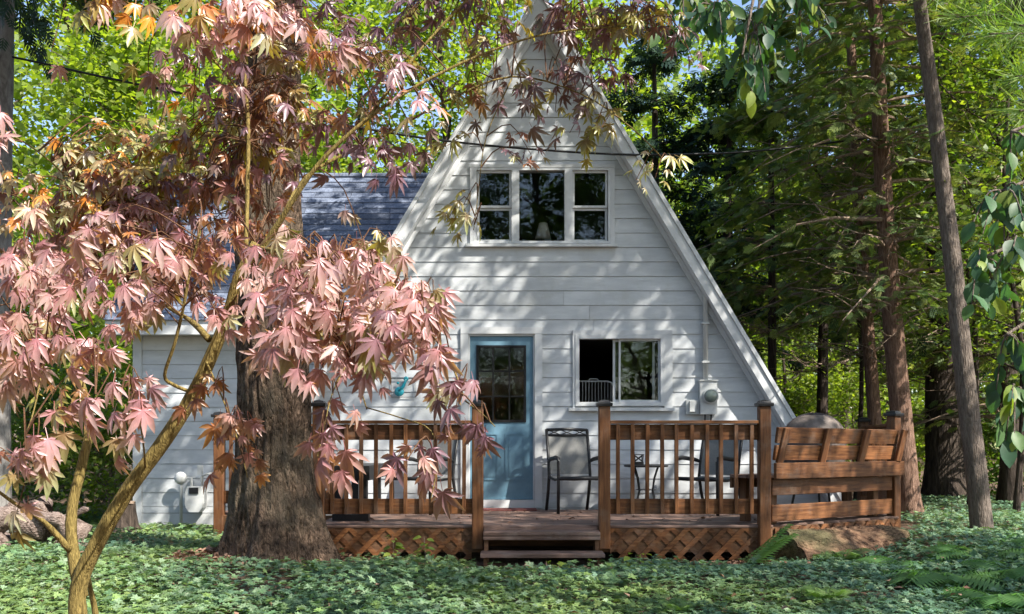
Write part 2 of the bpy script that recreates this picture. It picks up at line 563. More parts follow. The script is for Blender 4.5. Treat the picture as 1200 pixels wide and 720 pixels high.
def side_wall(parent, z_lo, z_hi, fl, fr, holes, y, exp=0.18, z_ref=3.54):
    k = math.floor((z_lo - z_ref) / exp)
    while True:
        a, b = z_ref + k * exp, z_ref + (k + 1) * exp
        k += 1
        if a >= z_hi: break
        a = max(a, z_lo); b = min(b, z_hi)
        if b - a < 0.02: continue
        for c, d, rem in cut_rows(a, b, holes):
            xs = [('L',)] + [(r0, r1) for r0, r1 in rem] + [('R',)]
            segs = []
            left = None
            for r0, r1 in rem:
                segs.append((left, r0)); left = r1
            segs.append((left, None))
            fh = lambda z: 0.022 - 0.010 * (z - a) / exp
            if c == a: c += .0035
            for s0, s1 in segs:
                la = fl(c) if s0 is None else s0; lb = fl(d) if s0 is None else s0
                ra = fr(c) if s1 is None else s1; rb = fr(d) if s1 is None else s1
                if ra - la < 0.03 and rb - lb < 0.03: continue
                # long courses are made of butted lengths
                cuts = [random.uniform(0.35, 0.65)] if (ra - la > 4.2) else []
                if cuts:
                    j = la + (ra - la) * cuts[0]
                    lap_board(parent, c, d, la, lb, j - .0012, j - .0012, y, fh(c), fh(d))
                    lap_board(parent, c, d, j + .0012, j + .0012, ra, rb, y, fh(c), fh(d))
                else:
                    lap_board(parent, c, d, la, lb, ra, rb, y, fh(c), fh(d))


# front wall sheathing with openings
mb = MB()
zs = sorted({-0.1, AZ - .02} | {h[2] for h in HOLES.values()} | {h[3] for h in HOLES.values()})
for a, b in zip(zs, zs[1:]):
    mid = (a + b) / 2
    rem = sorted([(h[0], h[1]) for h in HOLES.values() if h[2] < mid < h[3]])
    left = None
    for r in rem + [(None, None)]:
        la, lb = (xl(a), xl(b)) if left is None else (left, left)
        ra, rb = (xr(a), xr(b)) if r[0] is None else (r[0], r[0])
        mb.prism([(la, a), (ra, a), (rb, b), (lb, b)], YF + .002, YF + .12)
        left = r[1]
front = mb.build('wall', M_WALLBACK, house)
side_wall(front, 0.12, AZ - .06, lambda z: xl(z) + .004, lambda z: xr(z) - .004, list(HOLES.values()), YF)

# roof planes of the A
OV, TH = 0.20, 0.118
nrm = Vector((SL, 0, 1)).normalized()
for sgn, nm in ((-1, 'roof'), (1, 'roof')):
    m = MB()
    zb = 0.02
    off = TH * math.sqrt(SL ** 2 + 1)
    xi = lambda z: AX + sgn * (AZ - z) / SL
    poly_i = [(xi(zb), zb), (AX, AZ)]
    xo = lambda z: AX + sgn * (AZ + off - z) / SL
    poly = [(xi(zb), zb), (AX, AZ), (AX, AZ + off), (xo(zb), zb)]
    if sgn > 0: poly = poly[::-1]
    m.prism(poly, YF - OV, 20.0)
    m.build(nm, M_ROOF, house)
    # rake fascia: two stepped boards, and the soffit under the overhang
    def strip(t0, t1, y0, y1, name, mt, zlo=0.05):
        o0 = t0 * math.sqrt(SL ** 2 + 1); o1 = t1 * math.sqrt(SL ** 2 + 1)
        pl = [(AX + sgn * (AZ + o0 - zlo) / SL, zlo), (AX, AZ + o0), (AX, AZ + o1), (AX + sgn * (AZ + o1 - zlo) / SL, zlo)]
        if sgn > 0: pl = pl[::-1]
        MB().prism(pl, y0, y1).build(name, mt, house)
    strip(-0.030, 0.082, YF - OV - 0.030, YF - OV - 0.002, 'rake_board', M_TRIM)
    strip(0.084, TH + 0.012, YF - OV - 0.050, YF - OV - 0.002, 'rake_moulding', M_TRIM)
    strip(-0.028, -0.003, YF - OV - 0.001, YF - 0.03, 'soffit_board', M_TRIM)
    strip(-0.085, -0.032, YF - 0.050, YF - 0.029, 'frieze_board', M_TRIM)
# back wall and floors
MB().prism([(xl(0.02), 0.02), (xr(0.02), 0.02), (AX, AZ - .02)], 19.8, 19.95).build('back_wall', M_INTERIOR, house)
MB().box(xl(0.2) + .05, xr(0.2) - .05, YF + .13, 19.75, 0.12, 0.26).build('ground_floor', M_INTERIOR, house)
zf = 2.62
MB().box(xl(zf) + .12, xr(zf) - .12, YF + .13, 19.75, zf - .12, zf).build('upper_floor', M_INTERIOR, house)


def frect(m, x0, x1, z0, z1, w, y0, y1):
    """rectangular frame ring"""
    m.box(x0, x1, y0, y1, z1 - w, z1); m.box(x0, x1, y0, y1, z0, z0 + w)
    m.box(x0, x0 + w, y0, y1, z0 + w, z1 - w); m.box(x1 - w, x1, y0, y1, z0 + w, z1 - w)


def rect_px(x0, x1, y0, y1): return FX(x0), FX(x1), FZ(y1), FZ(y0)


def pane(parent, x0, x1, z0, z1, y, name='pane'):
    return MB().box(x0 - .004, x1 + .004, y, y + .006, z0 - .004, z1 + .004).build(name, M_GLASS, parent)


# --- upper triple window
m = MB()
x0, x1, z0, z1 = HOLES['upper']
frect(m, x0, x1, z0, z1, 0.028, YF - .045, YF + .10)
for a, b in ((599.5, 608.5), (661.5, 670.5)):
    m.box(FX(a), FX(b), YF - .047, YF + .10, z0 + .0285, z1 - .0285)
win = m.build('window', M_TRIM, house)
for a, b in ((559, 599.5), (670.5, 712)):
    X0, X1 = FX(a) + .003, FX(b) - .003
    Z0, Z1 = z0 + .031, z1 - .031
    zm = FZ(244)
    s = MB(); frect(s, X0, X1, zm + .002, Z1, 0.026, YF - .012, YF + .018)
    s1 = s.build('sash', M_TRIM, win); pane(win, X0 + .026, X1 - .026, zm + .028, Z1 - .026, YF + .002)
    s = MB(); frect(s, X0, X1, Z0, zm - .001, 0.026, YF + .020, YF + .048)
    s.build('sash', M_TRIM, win); pane(win, X0 + .026, X1 - .026, Z0 + .026, zm - .027, YF + .032)
pane(win, FX(608.5), FX(661.5), z0 + .028, z1 - .028, YF + .01)
m = MB()
m.box(FX(545), FX(723), YF - .085, YF - .027, FZ(290.5), FZ(287.2)); m.build('sill', M_TRIM, win)
m = MB()
m.box(FX(551), FX(720), YF - .050, YF - .026, FZ(198) + .002, FZ(194)); m.build('head_casing', M_TRIM, win)
for a, b in ((551, 556), (715, 720)):
    MB().box(FX(a), FX(b), YF - .048, YF - .026, FZ(287), FZ(198.1)).build('side_casing', M_TRIM, win)

# --- lower sliding window
m = MB()
x0, x1, z0, z1 = HOLES['lower']
frect(m, x0, x1, z0, z1, 0.048, YF - .055, YF + .10)
win = m.build('window', M_TRIM, house)
xi0, xi1, zi0, zi1 = x0 + .049, x1 - .049, z0 + .049, z1 - .049
s = MB(); frect(s, FX(725), xi1, zi0, zi1, 0.024, YF - .010, YF + .016); s.build('sash', M_TRIM, win)
pane(win, FX(725) + .024, xi1 - .024, zi0 + .024, zi1 - .024, YF + .003)
s = MB(); frect(s, FX(718.5), xi1 - .06, zi0 + .002, zi1 - .002, 0.030, YF + .030, YF + .055); s.build('sash', M_TRIM, win)
pane(win, FX(718.5) + .03, xi1 - .09, zi0 + .032, zi1 - .032, YF + .042)
m = MB(); m.box(FX(666), FX(789.5), YF - .085, YF - .027, FZ(482), FZ(478.5)); m.build('sill', M_TRIM, win)
MB().box(FX(671), FX(787.5), YF - .046, YF - .026, z1 + .002, FZ(387.5)).build('head_casing', M_TRIM, win)
MB().box(FX(671), x0 - .002, YF - .044, YF - .026, FZ(478.4), z1 + .001).build('side_casing', M_TRIM, win)
MB().box(x1 + .002, FX(787.5), YF - .044, YF - .026, FZ(478.4), z1 + .001).build('side_casing', M_TRIM, win)

# --- door
x0, x1, z0, z1 = HOLES['door']
ZD0, ZD1 = FZ(585.5), FZ(394.5)
DX0, DX1 = FX(551), FX(624.5)
GX0, GX1, GZ0, GZ1 = FX(558.7), FX(616), FZ(494.5), FZ(405.5)
m = MB()
m.box(DX0, GX0, YF + .00, YF + .045, ZD0, ZD1); m.box(GX1, DX1, YF + .00, YF + .045, ZD0, ZD1)
m.box(GX0, GX1, YF + .00, YF + .045, GZ1, ZD1); m.box(GX0, GX1, YF + .00, YF + .045, ZD0, GZ0)
door = m.build('door', M_DOOR, house)
xm = (DX0 + DX1) / 2
for a, b in ((DX0 + .10, xm - .045), (xm + .045, DX1 - .10)):
    p = MB(); frect(p, a, b, FZ(563), FZ(508), 0.018, YF - .009, YF - .0005)
    p.box(a + .045, b - .045, YF - .006, YF - .0005, FZ(563) + .045, FZ(508) - .045)
    p.build('raised_panel', M_DOOR, door)
p = MB(); frect(p, GX0 - .006, GX1 + .006, GZ0 - .006, GZ1 + .006, 0.03, YF - .014, YF + .012)
cw, ch = (GX1 - GX0) / 3, (GZ1 - GZ0) / 3
for i in (1, 2):
    p.box(GX0 + cw * i - .009, GX0 + cw * i + .009, YF - .010, YF + .011, GZ0 + .0245, GZ1 - .0245)
for i in (1, 2):
    for k in range(3):
        p.box(GX0 + cw * k + (.0095 if k else .0245), GX0 + cw * (k + 1) - (.0095 if k < 2 else .0245), YF - .010, YF + .011, GZ0 + ch * i - .009, GZ0 + ch * i + .009)
p.build('muntin_grid', M_DARKFRAME, door)
for i in range(3):
    for k in range(3):
        MB().box(GX0 + cw * k + .002, GX0 + cw * (k + 1) - .002, YF + .014, YF + .019, GZ0 + ch * i + .002, GZ0 + ch * (i + 1) - .002).build('pane', M_GLASS, door)
p = MB(); p.lathe([(.012, 0), (.012, -.035), (.027, -.045), (.030, -.06), (.022, -.075), (.002, -.08)], (DX0 + .05, YF - .001, ZD0 + .93), 14, 'Y')
p.build('knob', M_BLACK, door, smooth=True)
for a, b in ((540, 549), (626.5, 635.5)):
    MB().box(FX(a), FX(b), YF - .048, YF - .026, 0.30, FZ(392) - .0).build('door_casing', M_TRIM, house)
MB().box(FX(540), FX(635.5), YF - .052, YF - .026, FZ(392) + .002, FZ(384)).build('door_casing', M_TRIM, house)
m = MB(); m.box(x0 + .002, DX0 - .002, YF - .02, YF + .10, 0.30, ZD1 + .02); m.box(DX1 + .002, x1 - .002, YF - .02, YF + .10, .30, ZD1 + .02)
m.box(x0 + .002, x1 - .002, YF - .022, YF + .10, ZD1 + .003, FZ(392) - .002); m.build('door_jamb', M_TRIM, house)
m = MB(); m.box(FX(549) + .002, FX(626.5) - .002, YF - .06, YF + .10, 0.302, ZD0 - .004); m.build('threshold', M_TRIM, house)
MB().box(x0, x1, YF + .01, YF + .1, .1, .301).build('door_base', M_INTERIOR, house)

# --- side wing
YW = 12.0
SW = YW / F
WX0 = (158 - 600) * SW
EZ = CZ + (HY - 352) * SW
RY, RZ = 14.1, CZ + (HY - 214) * 14.1 / F
wmb = MB(); wmb.box(WX0 + .01, xl(.4), YW + .002, YW + .12, -.1, EZ)
ww = wmb.build('wall', M_WALLBACK, house)
side_wall(ww, 0.22, EZ - .12, lambda z: WX0 + .10, lambda z: xl(z) - .16, [], YW)
MB().box(WX0 - .012, WX0 + .098, YW - .034, YW - .002, 0.08, EZ - .12).build('corner_board', M_TRIM, house)
MB().box(WX0 + .0985, xl(.3) - .15, YW - .030, YW + .001, 0.07, .215).build('skirt_board', M_TRIM, house)
MB().box(WX0 - .015, xl(EZ) - .14, YW - .032, YW - .002, EZ - .118, EZ + .02).build('frieze_board', M_TRIM, house)
# gable end towards the left and back wall
mb = MB()
yb = 2 * RY - YW
mb.add([(WX0, YW, -.1), (WX0, yb, -.1), (WX0, yb, EZ), (WX0, RY, RZ - .05), (WX0, YW, EZ)], [(4, 3, 2, 1, 0)])
mb.add([(WX0 + .12, YW + .12, -.1), (WX0 + .12, yb, -.1), (WX0 + .12, yb, EZ), (WX0 + .12, RY, RZ - .05), (WX0 + .12, YW + .12, EZ)], [(0, 1, 2, 3, 4)])
mb.box(WX0, xl(.2), yb, yb + .1, -.1, EZ)
mb.build('wall', M_SIDING, house)
# roof slab
slope = (RZ - EZ) / (RY - YW)
ye = YW - .34
ze = EZ - slope * .34
XL = WX0 - .22


def wroof(x0, zfun, ya, yb_, t0, t1):
    pass


mb = MB()
vs = []
for (y, z) in ((ye, ze), (RY, RZ)):
    xe = xl(z) - .02
    for dz in (-.03, .05):
        vs += [(XL, y, z + dz), (xe, y, z + dz)]
mb.add(vs, [(0, 1, 3, 2), (4, 6, 7, 5), (2, 3, 7, 6), (0, 4, 5, 1), (0, 2, 6, 4), (1, 5, 7, 3)])
y2 = 2 * RY - ye
vs = []
for (y, z) in ((RY + .003, RZ), (y2, ze)):
    xe = xl(z) - .02
    for dz in (-.03, .05):
        vs += [(XL, y, z + dz), (xe, y, z + dz)]
mb.add(vs, [(0, 1, 3, 2), (4, 6, 7, 5), (2, 3, 7, 6), (0, 4, 5, 1), (0, 2, 6, 4), (1, 5, 7, 3)])
wr = mb.build('wing_roof', M_ROOF, house)
Ls = math.hypot(RY - ye, RZ - ze)
sdir = Vector((0, RY - ye, RZ - ze)) / Ls
snrm = Vector((0, -sdir.z, sdir.y))
row, k = 0.145, 0
while k * row < Ls - .05:
    s0 = k * row
    base = Vector((0, ye, ze)) + sdir * s0
    x = XL - (0.0 if k % 2 else 0.3) + random.uniform(-.08, .08)
    xend = xl(base.z) - .03
    while x < xend:
        wdt = random.choice((.52, .68, .9))
        a, b = max(x, XL - .015), min(x + wdt - .006, xend)
        if b - a > .05:
            lift = .055 + random.uniform(0, .005)
            p = MB()
            q0 = base - sdir * (.02 + random.uniform(-.006, .006)); q1 = base + sdir * (row + .01)
            n0 = snrm * (lift + .014); n1 = snrm * lift * .98
            dz0 = snrm * (lift + .002)
            vs = [(a, *(q0 + dz0).yz), (b, *(q0 + dz0).yz), (b, *(q1 + snrm * (lift - .006)).yz), (a, *(q1 + snrm * (lift - .006)).yz),
                  (a, *(q0 + n0).yz), (b, *(q0 + n0).yz), (b, *(q1 + snrm * (lift + .003)).yz), (a, *(q1 + snrm * (lift + .003)).yz)]
            p.add(vs, [(3, 2, 1, 0), (4, 5, 6, 7), (0, 1, 5, 4), (1, 2, 6, 5), (2, 3, 7, 6), (3, 0, 4, 7)])
            p.build('shingle', M_SHINGLE, wr)
        x += wdt
    k += 1
MB().tube([(XL, RY, RZ + .09), (xl(RZ) - .03, RY, RZ + .09)], .05, 8).build('ridge_cap', M_SHINGLE, wr)
MB().box(XL, xl(ze) - .08, ye - .028, ye - .003, ze - .14, ze + .045).build('fascia', M_TRIM, house)
MB().box(XL + .02, xl(ze) - .1, ye, YW - .036, ze - .12, ze - .10).build('soffit_board', M_TRIM, house)

# ------------------------------------------------------------------ things on the house walls
em = thing('electric_meter', (FX(828), YF - .03, FZ(486)), 'round glass electric meter in a grey box with tall conduit on the white gable', 'electric meter')
yb_ = YF - .026
MB().box(FX(818.5), FX(838), yb_ - .10, yb_, FZ(486), FZ(447.5)).build('meter_box', M_METAL, em)
MB().box(FX(817.5), FX(839), yb_ - .115, yb_, FZ(447.5) + .002, FZ(446)).build('box_lid', M_METAL, em)
p = MB(); p.lathe([(.085, 0), (.088, -.02), (.078, -.03), (.075, -.07), (.06, -.085), (.002, -.09)], (FX(830), yb_ - .1005, FZ(465)), 22, 'Y')
p.build('dial_cover', mat_noise('meter_glass', (.10, .13, .12), (.16, .2, .18), nscale=12, rough=.1, bump=0, spec=.6), em, smooth=True)
p = MB(); p.lathe([(.097, 0), (.1, -.012), (.096, -.026), (.089, -.027)], (FX(830), yb_ - .1002, FZ(465)), 22, 'Y')
p.build('dial_ring', M_METAL, em, smooth=True)
MB().box(FX(803), FX(818), yb_ - .05, yb_, FZ(486), FZ(469)).build('service_plate', M_METAL, em)
MB().box(FX(806.5), FX(814), yb_ - .085, yb_ - .0505, FZ(483), FZ(470.5)).build('breaker_box', M_METAL, em)
p = MB(); p.tube([(FX(825.5), yb_ - .045, FZ(446) + .001), (FX(825.5), yb_ - .045, FZ(338)), (FX(824), yb_ - .07, FZ(334)), (FX(822), yb_ - .13, FZ(333))], .031, 12)
p.build('conduit', M_METAL, em, smooth=True)
for py in (380, 425):
    MB().box(FX(821), FX(830), yb_ - .083, yb_, FZ(py) - .012, FZ(py) + .012).build('strap', M_METAL, em)
for px in (825, 832):
    MB().tube([(FX(px), yb_ - .04, FZ(486) - .001), (FX(px), yb_ - .03, FZ(497))], .010, 8).build('lower_pipe', M_CABLE, em)

yg = YW - .03
gxw = lambda px: (px - 600) * SW
gzw = lambda py: CZ + (HY - py) * SW
gm = thing('gas_meter', (gxw(230), yg - .12, .1), 'pale painted gas meter with pipes on the side wing wall', 'gas meter')
p = MB()
prof = [(-.10, .02), (-.115, .08), (-.11, .22), (-.085, .29), (.085, .29), (.11, .22), (.115, .08), (.10, .02), (.06, -.03), (-.06, -.03)]
cx, cz = gxw(235), gzw(596)
p.prism([(cx + a, cz + b) for a, b in prof[::-1]], yg - .22, yg - .05)
p.build('meter_body', M_METAL, gm)
MB().box(cx - .055, cx + .055, yg - .235, yg - .221, cz + .20, cz + .275).build('meter_dial', M_DARKFRAME, gm)
p = MB()
p.tube([(gxw(217), yg - .12, .02), (gxw(217), yg - .12, gzw(567)), (gxw(217), yg - .12, gzw(563)), (gxw(222), yg - .12, gzw(560)), (gxw(229), yg - .12, gzw(560)), (gxw(229), yg - .12, cz + .285)], .019, 10)
p.build('inlet_pipe', M_METAL, gm, smooth=True)
p = MB(); p.tube([(gxw(241), yg - .12, cz + .28), (gxw(241), yg - .12, gzw(558)), (gxw(246), yg - .12, gzw(555)), (gxw(252), yg - .12, gzw(555)), (gxw(252), yg + .02, gzw(555))], .019, 10)
p.build('outlet_pipe', M_METAL, gm, smooth=True)
p = MB(); p.lathe([(.03, 0), (.075, -.02), (.08, -.05), (.06, -.075), (.03, -.09)], (gxw(217), yg - .09, gzw(560)), 16, 'Y')
p.build('regulator', M_METAL, gm, smooth=True)
MB().box(gxw(210), gxw(215.5), yg - .13, yg - .09, gzw(565), gzw(560)).build('shutoff_valve', M_METAL, gm)
MB().box(gxw(236.5), gxw(242), yg - .14, yg - .10, gzw(556), gzw(545)).build('vent_cap', M_METAL, gm)

on = thing('wall_ornament', (FX(472), YF - .05, FZ(466)), 'small turquoise glass ornament in a thin square wire frame on white siding', 'ornament')
p = MB(); frect(p, FX(458.5), FX(487), FZ(466), FZ(444), .006, YF - .042, YF - .034); p.build('wire_frame', M_BLACK, on)
p = MB()
p.lathe([(.004, 0), (.045, -.008), (.06, -.022), (.045, -.036), (.004, -.042)], (FX(468.5), YF - .04, FZ(459.5)), 16, 'Y')
p.lathe([(.004, 0), (.025, -.008), (.032, -.02), (.025, -.03), (.004, -.034)], (FX(476.5), YF - .04, FZ(444.5)), 14, 'Y')
p.lathe([(.003, 0), (.014, -.006), (.018, -.014), (.003, -.024)], (FX(467), YF - .04, FZ(449.5)), 10, 'Y')
p.tube([(FX(468.5), YF - .055, FZ(459)), (FX(473), YF - .06, FZ(453.5)), (FX(475), YF - .055, FZ(449)), (FX(476.5), YF - .055, FZ(444.5))], [.03, .022, .018, .02], 8)
p.build('glass_figure', M_TURQ, on, smooth=True)

# inside: lamp upstairs, crate on a low cupboard downstairs
lp = thing('floor_lamp', (FX(636.5) * 1.04, 12.3, zf), 'cream lampshade lamp standing behind the upper middle window pane', 'lamp')
lx = (636.5 - 600) * 12.3 / F
lz = lambda py: CZ + (HY - py) * 12.3 / F
MB().lathe([(.105, lz(281)), (.055, lz(262))], (lx, 12.3, 0), 20).build('lamp_shade', M_SHADE, lp, smooth=True)
MB().lathe([(.11, zf + .001), (.11, zf + .02), (.012, zf + .03), (.012, lz(270))], (lx, 12.3, 0), 14).build('lamp_stand', M_BLACK, lp, smooth=True)
cb = thing('cupboard', (FX(690), 12.45, .26), 'dark low cupboard inside the open sliding window', 'cupboard')
MB().box(FX(670), FX(745), 12.10, 12.75, .262, 1.50).build('cupboard_body', M_DARKWOOD, cb)
MB().box(FX(669), FX(746), 12.08, 12.76, 1.502, 1.53).build('cupboard_top', M_DARKWOOD, cb)
cr = thing('wire_crate', (FX(700), 12.4, 1.53), 'grey wire pet crate with rounded top seen through the open window', 'crate')
p = MB()
q = lambda px: (px - 600) * 12.15 / F
qz = lambda py: CZ + (HY - py) * 12.15 / F
zt = qz(447)
p.tube([(q(676), 12.15, 1.535), (q(676), 12.15, zt), (q(712), 12.15, zt), (q(717), 12.15, zt - .02), (q(719), 12.15, zt - .07), (q(719.5), 12.15, 1.535)], .010, 8)
p.build('front_hoop', M_METAL, cr)
for i in range(11):
    px = 679 + i * 3.7
    MB().tube([(q(px), 12.15, 1.532), (q(px), 12.15, zt - .005 - (.02 if px > 714 else 0))], .004, 6).build('bar', M_METAL, cr)
MB().tube([(q(690), 12.15, zt + .008), (q(691), 12.15, zt + .03), (q(700), 12.15, zt + .03), (q(701), 12.15, zt + .008)], .007, 6).build('handle', M_METAL, cr)
MB().box(q(675), q(720), 12.14, 12.7, 1.531, 1.545).build('base_tray', M_METAL, cr)

# ------------------------------------------------------------------ deck
DZ = 0.29
YD = 9.40
DLX, DRX = -1.97, 2.55


def right_x(y):
    return DRX + (y - YD) * 1.5 if y < 10.6 else 4.35 + (y - 10.6) * .24


deck = thing('deck', (0.4, 10.5, 0.0), 'brown stained wooden porch deck with railings and lattice skirt before the house', 'deck')
PXS = [(375 - 600) * YD / F, (560 - 600) * YD / F, (707.5 - 600) * YD / F, (894 - 600) * YD / F]
y = YD - .03
while y < 13.05:
    yc = y + .07
    if yc < YF - .1:
        xa = DLX if yc < 11.03 else -3.46
        xs = [xa, random.uniform(-.2, 1.4), right_x(yc) - .02]
        for a, b in zip(xs, xs[1:]):
            plank('deck_board', (a + .002, yc, DZ - .0125), (b - .002, yc, DZ - .0125), .136, .025, M_DECK, deck)
    else:
        if right_x(yc) - 4.30 > .1:
            plank('deck_board', (4.30, yc, DZ - .0125), (right_x(yc) - .02, yc, DZ - .0125), .136, .025, M_DECK, deck)
    y += .1425
# rim joists
plank('rim_joist', (DLX, YD + .005, .145), (PXS[1] + .05, YD + .005, .145), .245, .04, M_DARKWOOD, deck, up=(0, 1, 0))
plank('rim_joist', (PXS[2] - .05, YD + .005, .145), (DRX, YD + .005, .145), .245, .04, M_DARKWOOD, deck, up=(0, 1, 0))
plank('rim_joist', (PXS[1] + .05, YD + .55, .145), (PXS[2] - .05, YD + .55, .145), .245, .04, M_DARKWOOD, deck, up=(0, 1, 0))
plank('rim_joist', (DLX + .02, YD + .03, .145), (DLX + .02, 10.99, .145), .245, .04, M_DARKWOOD, deck, up=(1, 0, 0))
plank('rim_joist', (DRX + .01, YD + .02, .145), (4.33, 10.6, .145), .245, .04, M_DARKWOOD, deck, up=(.55, -.83, 0))
plank('rim_joist', (4.34, 10.63, .145), (4.9, 13.0, .145), .245, .04, M_DARKWOOD, deck, up=(1, 0, 0))
plank('rim_joist', (-3.46, 11.0, .145), (DLX, 11.0, .145), .245, .04, M_DARKWOOD, deck, up=(0, 1, 0))


def post(x, y, z0, z1, rot=0.0, w=.112):
    o = plank('post', (x, y, z0), (x, y, z1 - .055), w, w, M_WOODP, deck, up=(math.sin(rot), -math.cos(rot), 0), c=.007)
    c = MB()
    h = w / 2
    lv = [(h + .018, -.055), (h + .022, -.035), (h + .020, -.022), (h + .002, -.018), (h - .006, .0), (.004, .012)]
    vs = []
    for r, z in lv:
        for sx, sy in ((-1, -1), (1, -1), (1, 1), (-1, 1)):
            p = Matrix.Rotation(rot, 3, 'Z') @ Vector((sx * r, sy * r, 0))
            vs.append((x + p.x, y + p.y, z1 + z))
    fs = [(i * 4 + q, i * 4 + (q + 1) % 4, i * 4 + 4 + (q + 1) % 4, i * 4 + 4 + q) for i in range(len(lv) - 1) for q in range(4)]
    fs += [(3, 2, 1, 0)]
    c.add(vs, fs)
    c.build('post_cap', M_BLACK, o)
    return o


for i, x in enumerate(PXS):
    post(x, YD - .045, .06 if i < 3 else .02, 1.522)
RA = math.atan2(1.2, 1.78)
post(4.275, 10.6, .0, 1.46, RA)
post(4.79, 12.92, .0, 1.45)
post(-3.40, 11.0, .02, 1.46)


def railing(p0, p1, n, out):
    """balusters fixed on the outer face, `out` is the outward unit vector"""
    p0 = Vector((*p0, 0)); p1 = Vector((*p1, 0)); out = Vector((*out, 0))
    up = Vector((0, 0, 1))
    d = (p1 - p0)
    plank('top_rail', p0 + up * 1.312, p1 + up * 1.312, .135, .032, M_WOOD, deck)
    plank('rail_board', p0 + up * 1.213, p1 + up * 1.213, .155, .036, M_WOOD, deck, up=out)
    plank('rail_board', p0 + up * .478, p1 + up * .478, .150, .036, M_WOOD, deck, up=out)
    for i in range(n):
        t = (i + .5) / n + random.uniform(-.004, .004)
        q = p0 + d * t + out * (.018 + .0195)
        tilt = random.uniform(-.004, .004)
        plank('baluster', q + up * .405, q + up * 1.292 + d.normalized() * tilt, .037, .037, M_WOOD, deck, up=out, c=.003)


railing((PXS[0] + .058, YD - .02), (PXS[1] - .058, YD - .02), 10, (0, -1))
railing((PXS[2] + .058, YD - .02), (PXS[3] - .058, YD - .02), 10, (0, -1))
railing((-3.34, 11.0), (-2.05, 11.0), 8, (0, -1))
sd = Vector((.515, 2.32)).normalized()
railing((4.29, 10.67), (4.775, 12.85), 12, (sd.y, -sd.x))

# bench-back screen on the angled right side
u = Vector((1.78, 1.2, 0)).normalized()
nout = Vector((u.y, -u.x, 0))
B0 = Vector((PXS[3] + .075, YD - .02, 0)); B1 = Vector((4.23, 10.56, 0))
for (za, zb, o_, e) in ((.75, .91, .02, .12), (.585, .74, .0, 0), (.325, .49, .0, 0)):
    a = B0 + nout * o_; b = B1 + nout * o_ + u * e
    if o_: b = B1 + nout * .085 + u * .1; a = B0 + nout * .085 - u * .04
    plank('screen_board', a + Vector((0, 0, (za + zb) / 2)), b + Vector((0, 0, (za + zb) / 2 - .004)), zb - za, .036, M_WOOD, deck, up=nout)
lean = .16
for (za, zb) in ((.935, 1.085), (1.105, 1.262)):
    zm = (za + zb) / 2
    off = nout * (.03 + lean * (zm - .93))
    plank('back_board', B0 + off + Vector((0, 0, zm)), B1 + off + Vector((0, 0, zm - .01)), zb - za, .034, M_WOOD, deck, up=nout + Vector((0, 0, -lean)))
LB = (B1 - B0).length
for t in (.03, .35, .665, .985):
    a = B0 + u * (LB * t) + nout * .05 + Vector((0, 0, .905))
    b = B0 + u * (LB * t + .05) + nout * (.05 + lean * .36) + Vector((0, 0, 1.25))
    plank('back_support', a, b, .085, .036, M_WOOD, deck, up=nout + Vector((0, 0, -lean)))
# bench seat inside the screen
for k_ in range(4):
    o_ = -.12 - k_ * .118
    plank('bench_slat', B0 + nout * o_ + u * -.02 + Vector((0, 0, .765)), B1 + nout * o_ + Vector((0, 0, .765)), .11, .036, M_DECK, deck)
plank('bench_apron', B0 - nout * .53 + Vector((0, 0, .70)), B1 - nout * .53 + Vector((0, 0, .70)), .12, .036, M_DARKWOOD, deck, up=nout)
for t in (.08, .9):
    for o_ in (-.14, -.48):
        q = B0 + u * LB * t + nout * o_
        plank('bench_leg', q + Vector((0, 0, DZ + .002)), q + Vector((0, 0, .745)), .085, .085, M_DARKWOOD, deck, up=nout)

# lattice skirt


def clip(poly, x0, x1, z0, z1):
    for ax, lim, keep in ((0, x0, 1), (0, x1, -1), (1, z0, 1), (1, z1, -1)):
        out = []
        for i in range(len(poly)):
            a, b = poly[i], poly[(i + 1) % len(poly)]
            ia, ib = (a[ax] - lim) * keep >= 0, (b[ax] - lim) * keep >= 0
            if ia: out.append(a)
            if ia != ib:
                t = (lim - a[ax]) / (b[ax] - a[ax])
                out.append((a[0] + (b[0] - a[0]) * t, a[1] + (b[1] - a[1]) * t))
        poly = out
        if not poly: return poly
    return poly


def lattice(x0, x1, z0, z1, Mw, step=.185):
    for layer, (sx, ya, yb2) in enumerate(((1, -.020, -.0105), (-1, -.0095, -.001))):
        x = x0 - (z1 - z0) - .2
        while x < x1 + (z1 - z0) + .2:
            xx = x + random.uniform(-.006, .006)
            w = .032
            if sx > 0: poly = [(xx - w, z0 - .05), (xx + w, z0 - .05), (xx + w + (z1 - z0 + .1), z1 + .05), (xx - w + (z1 - z0 + .1), z1 + .05)]
            else: poly = [(xx - w, z0 - .05), (xx + w, z0 - .05), (xx + w - (z1 - z0 + .1), z1 + .05), (xx - w - (z1 - z0 + .1), z1 + .05)]
            pl = clip(poly, x0, x1, z0, z1)
            if len(pl) >= 3:
                m_ = MB().prism(pl, ya, yb2).build('lattice_slat', M_WOOD, deck, world_m=Mw)
            x += step


Ml = Matrix.Translation(Vector((0, YD - .0165, 0)))
lattice(PXS[0] + .06, PXS[1] - .06, -.05, .262, Ml)
lattice(PXS[2] + .06, PXS[3] - .06, -.05, .262, Ml)
Ma = Matrix.Translation(Vector((DRX + .03, YD + .0, 0))) @ Matrix.Rotation(RA, 4, 'Z')
lattice(.03, 2.1, -.05, .262, Ma)
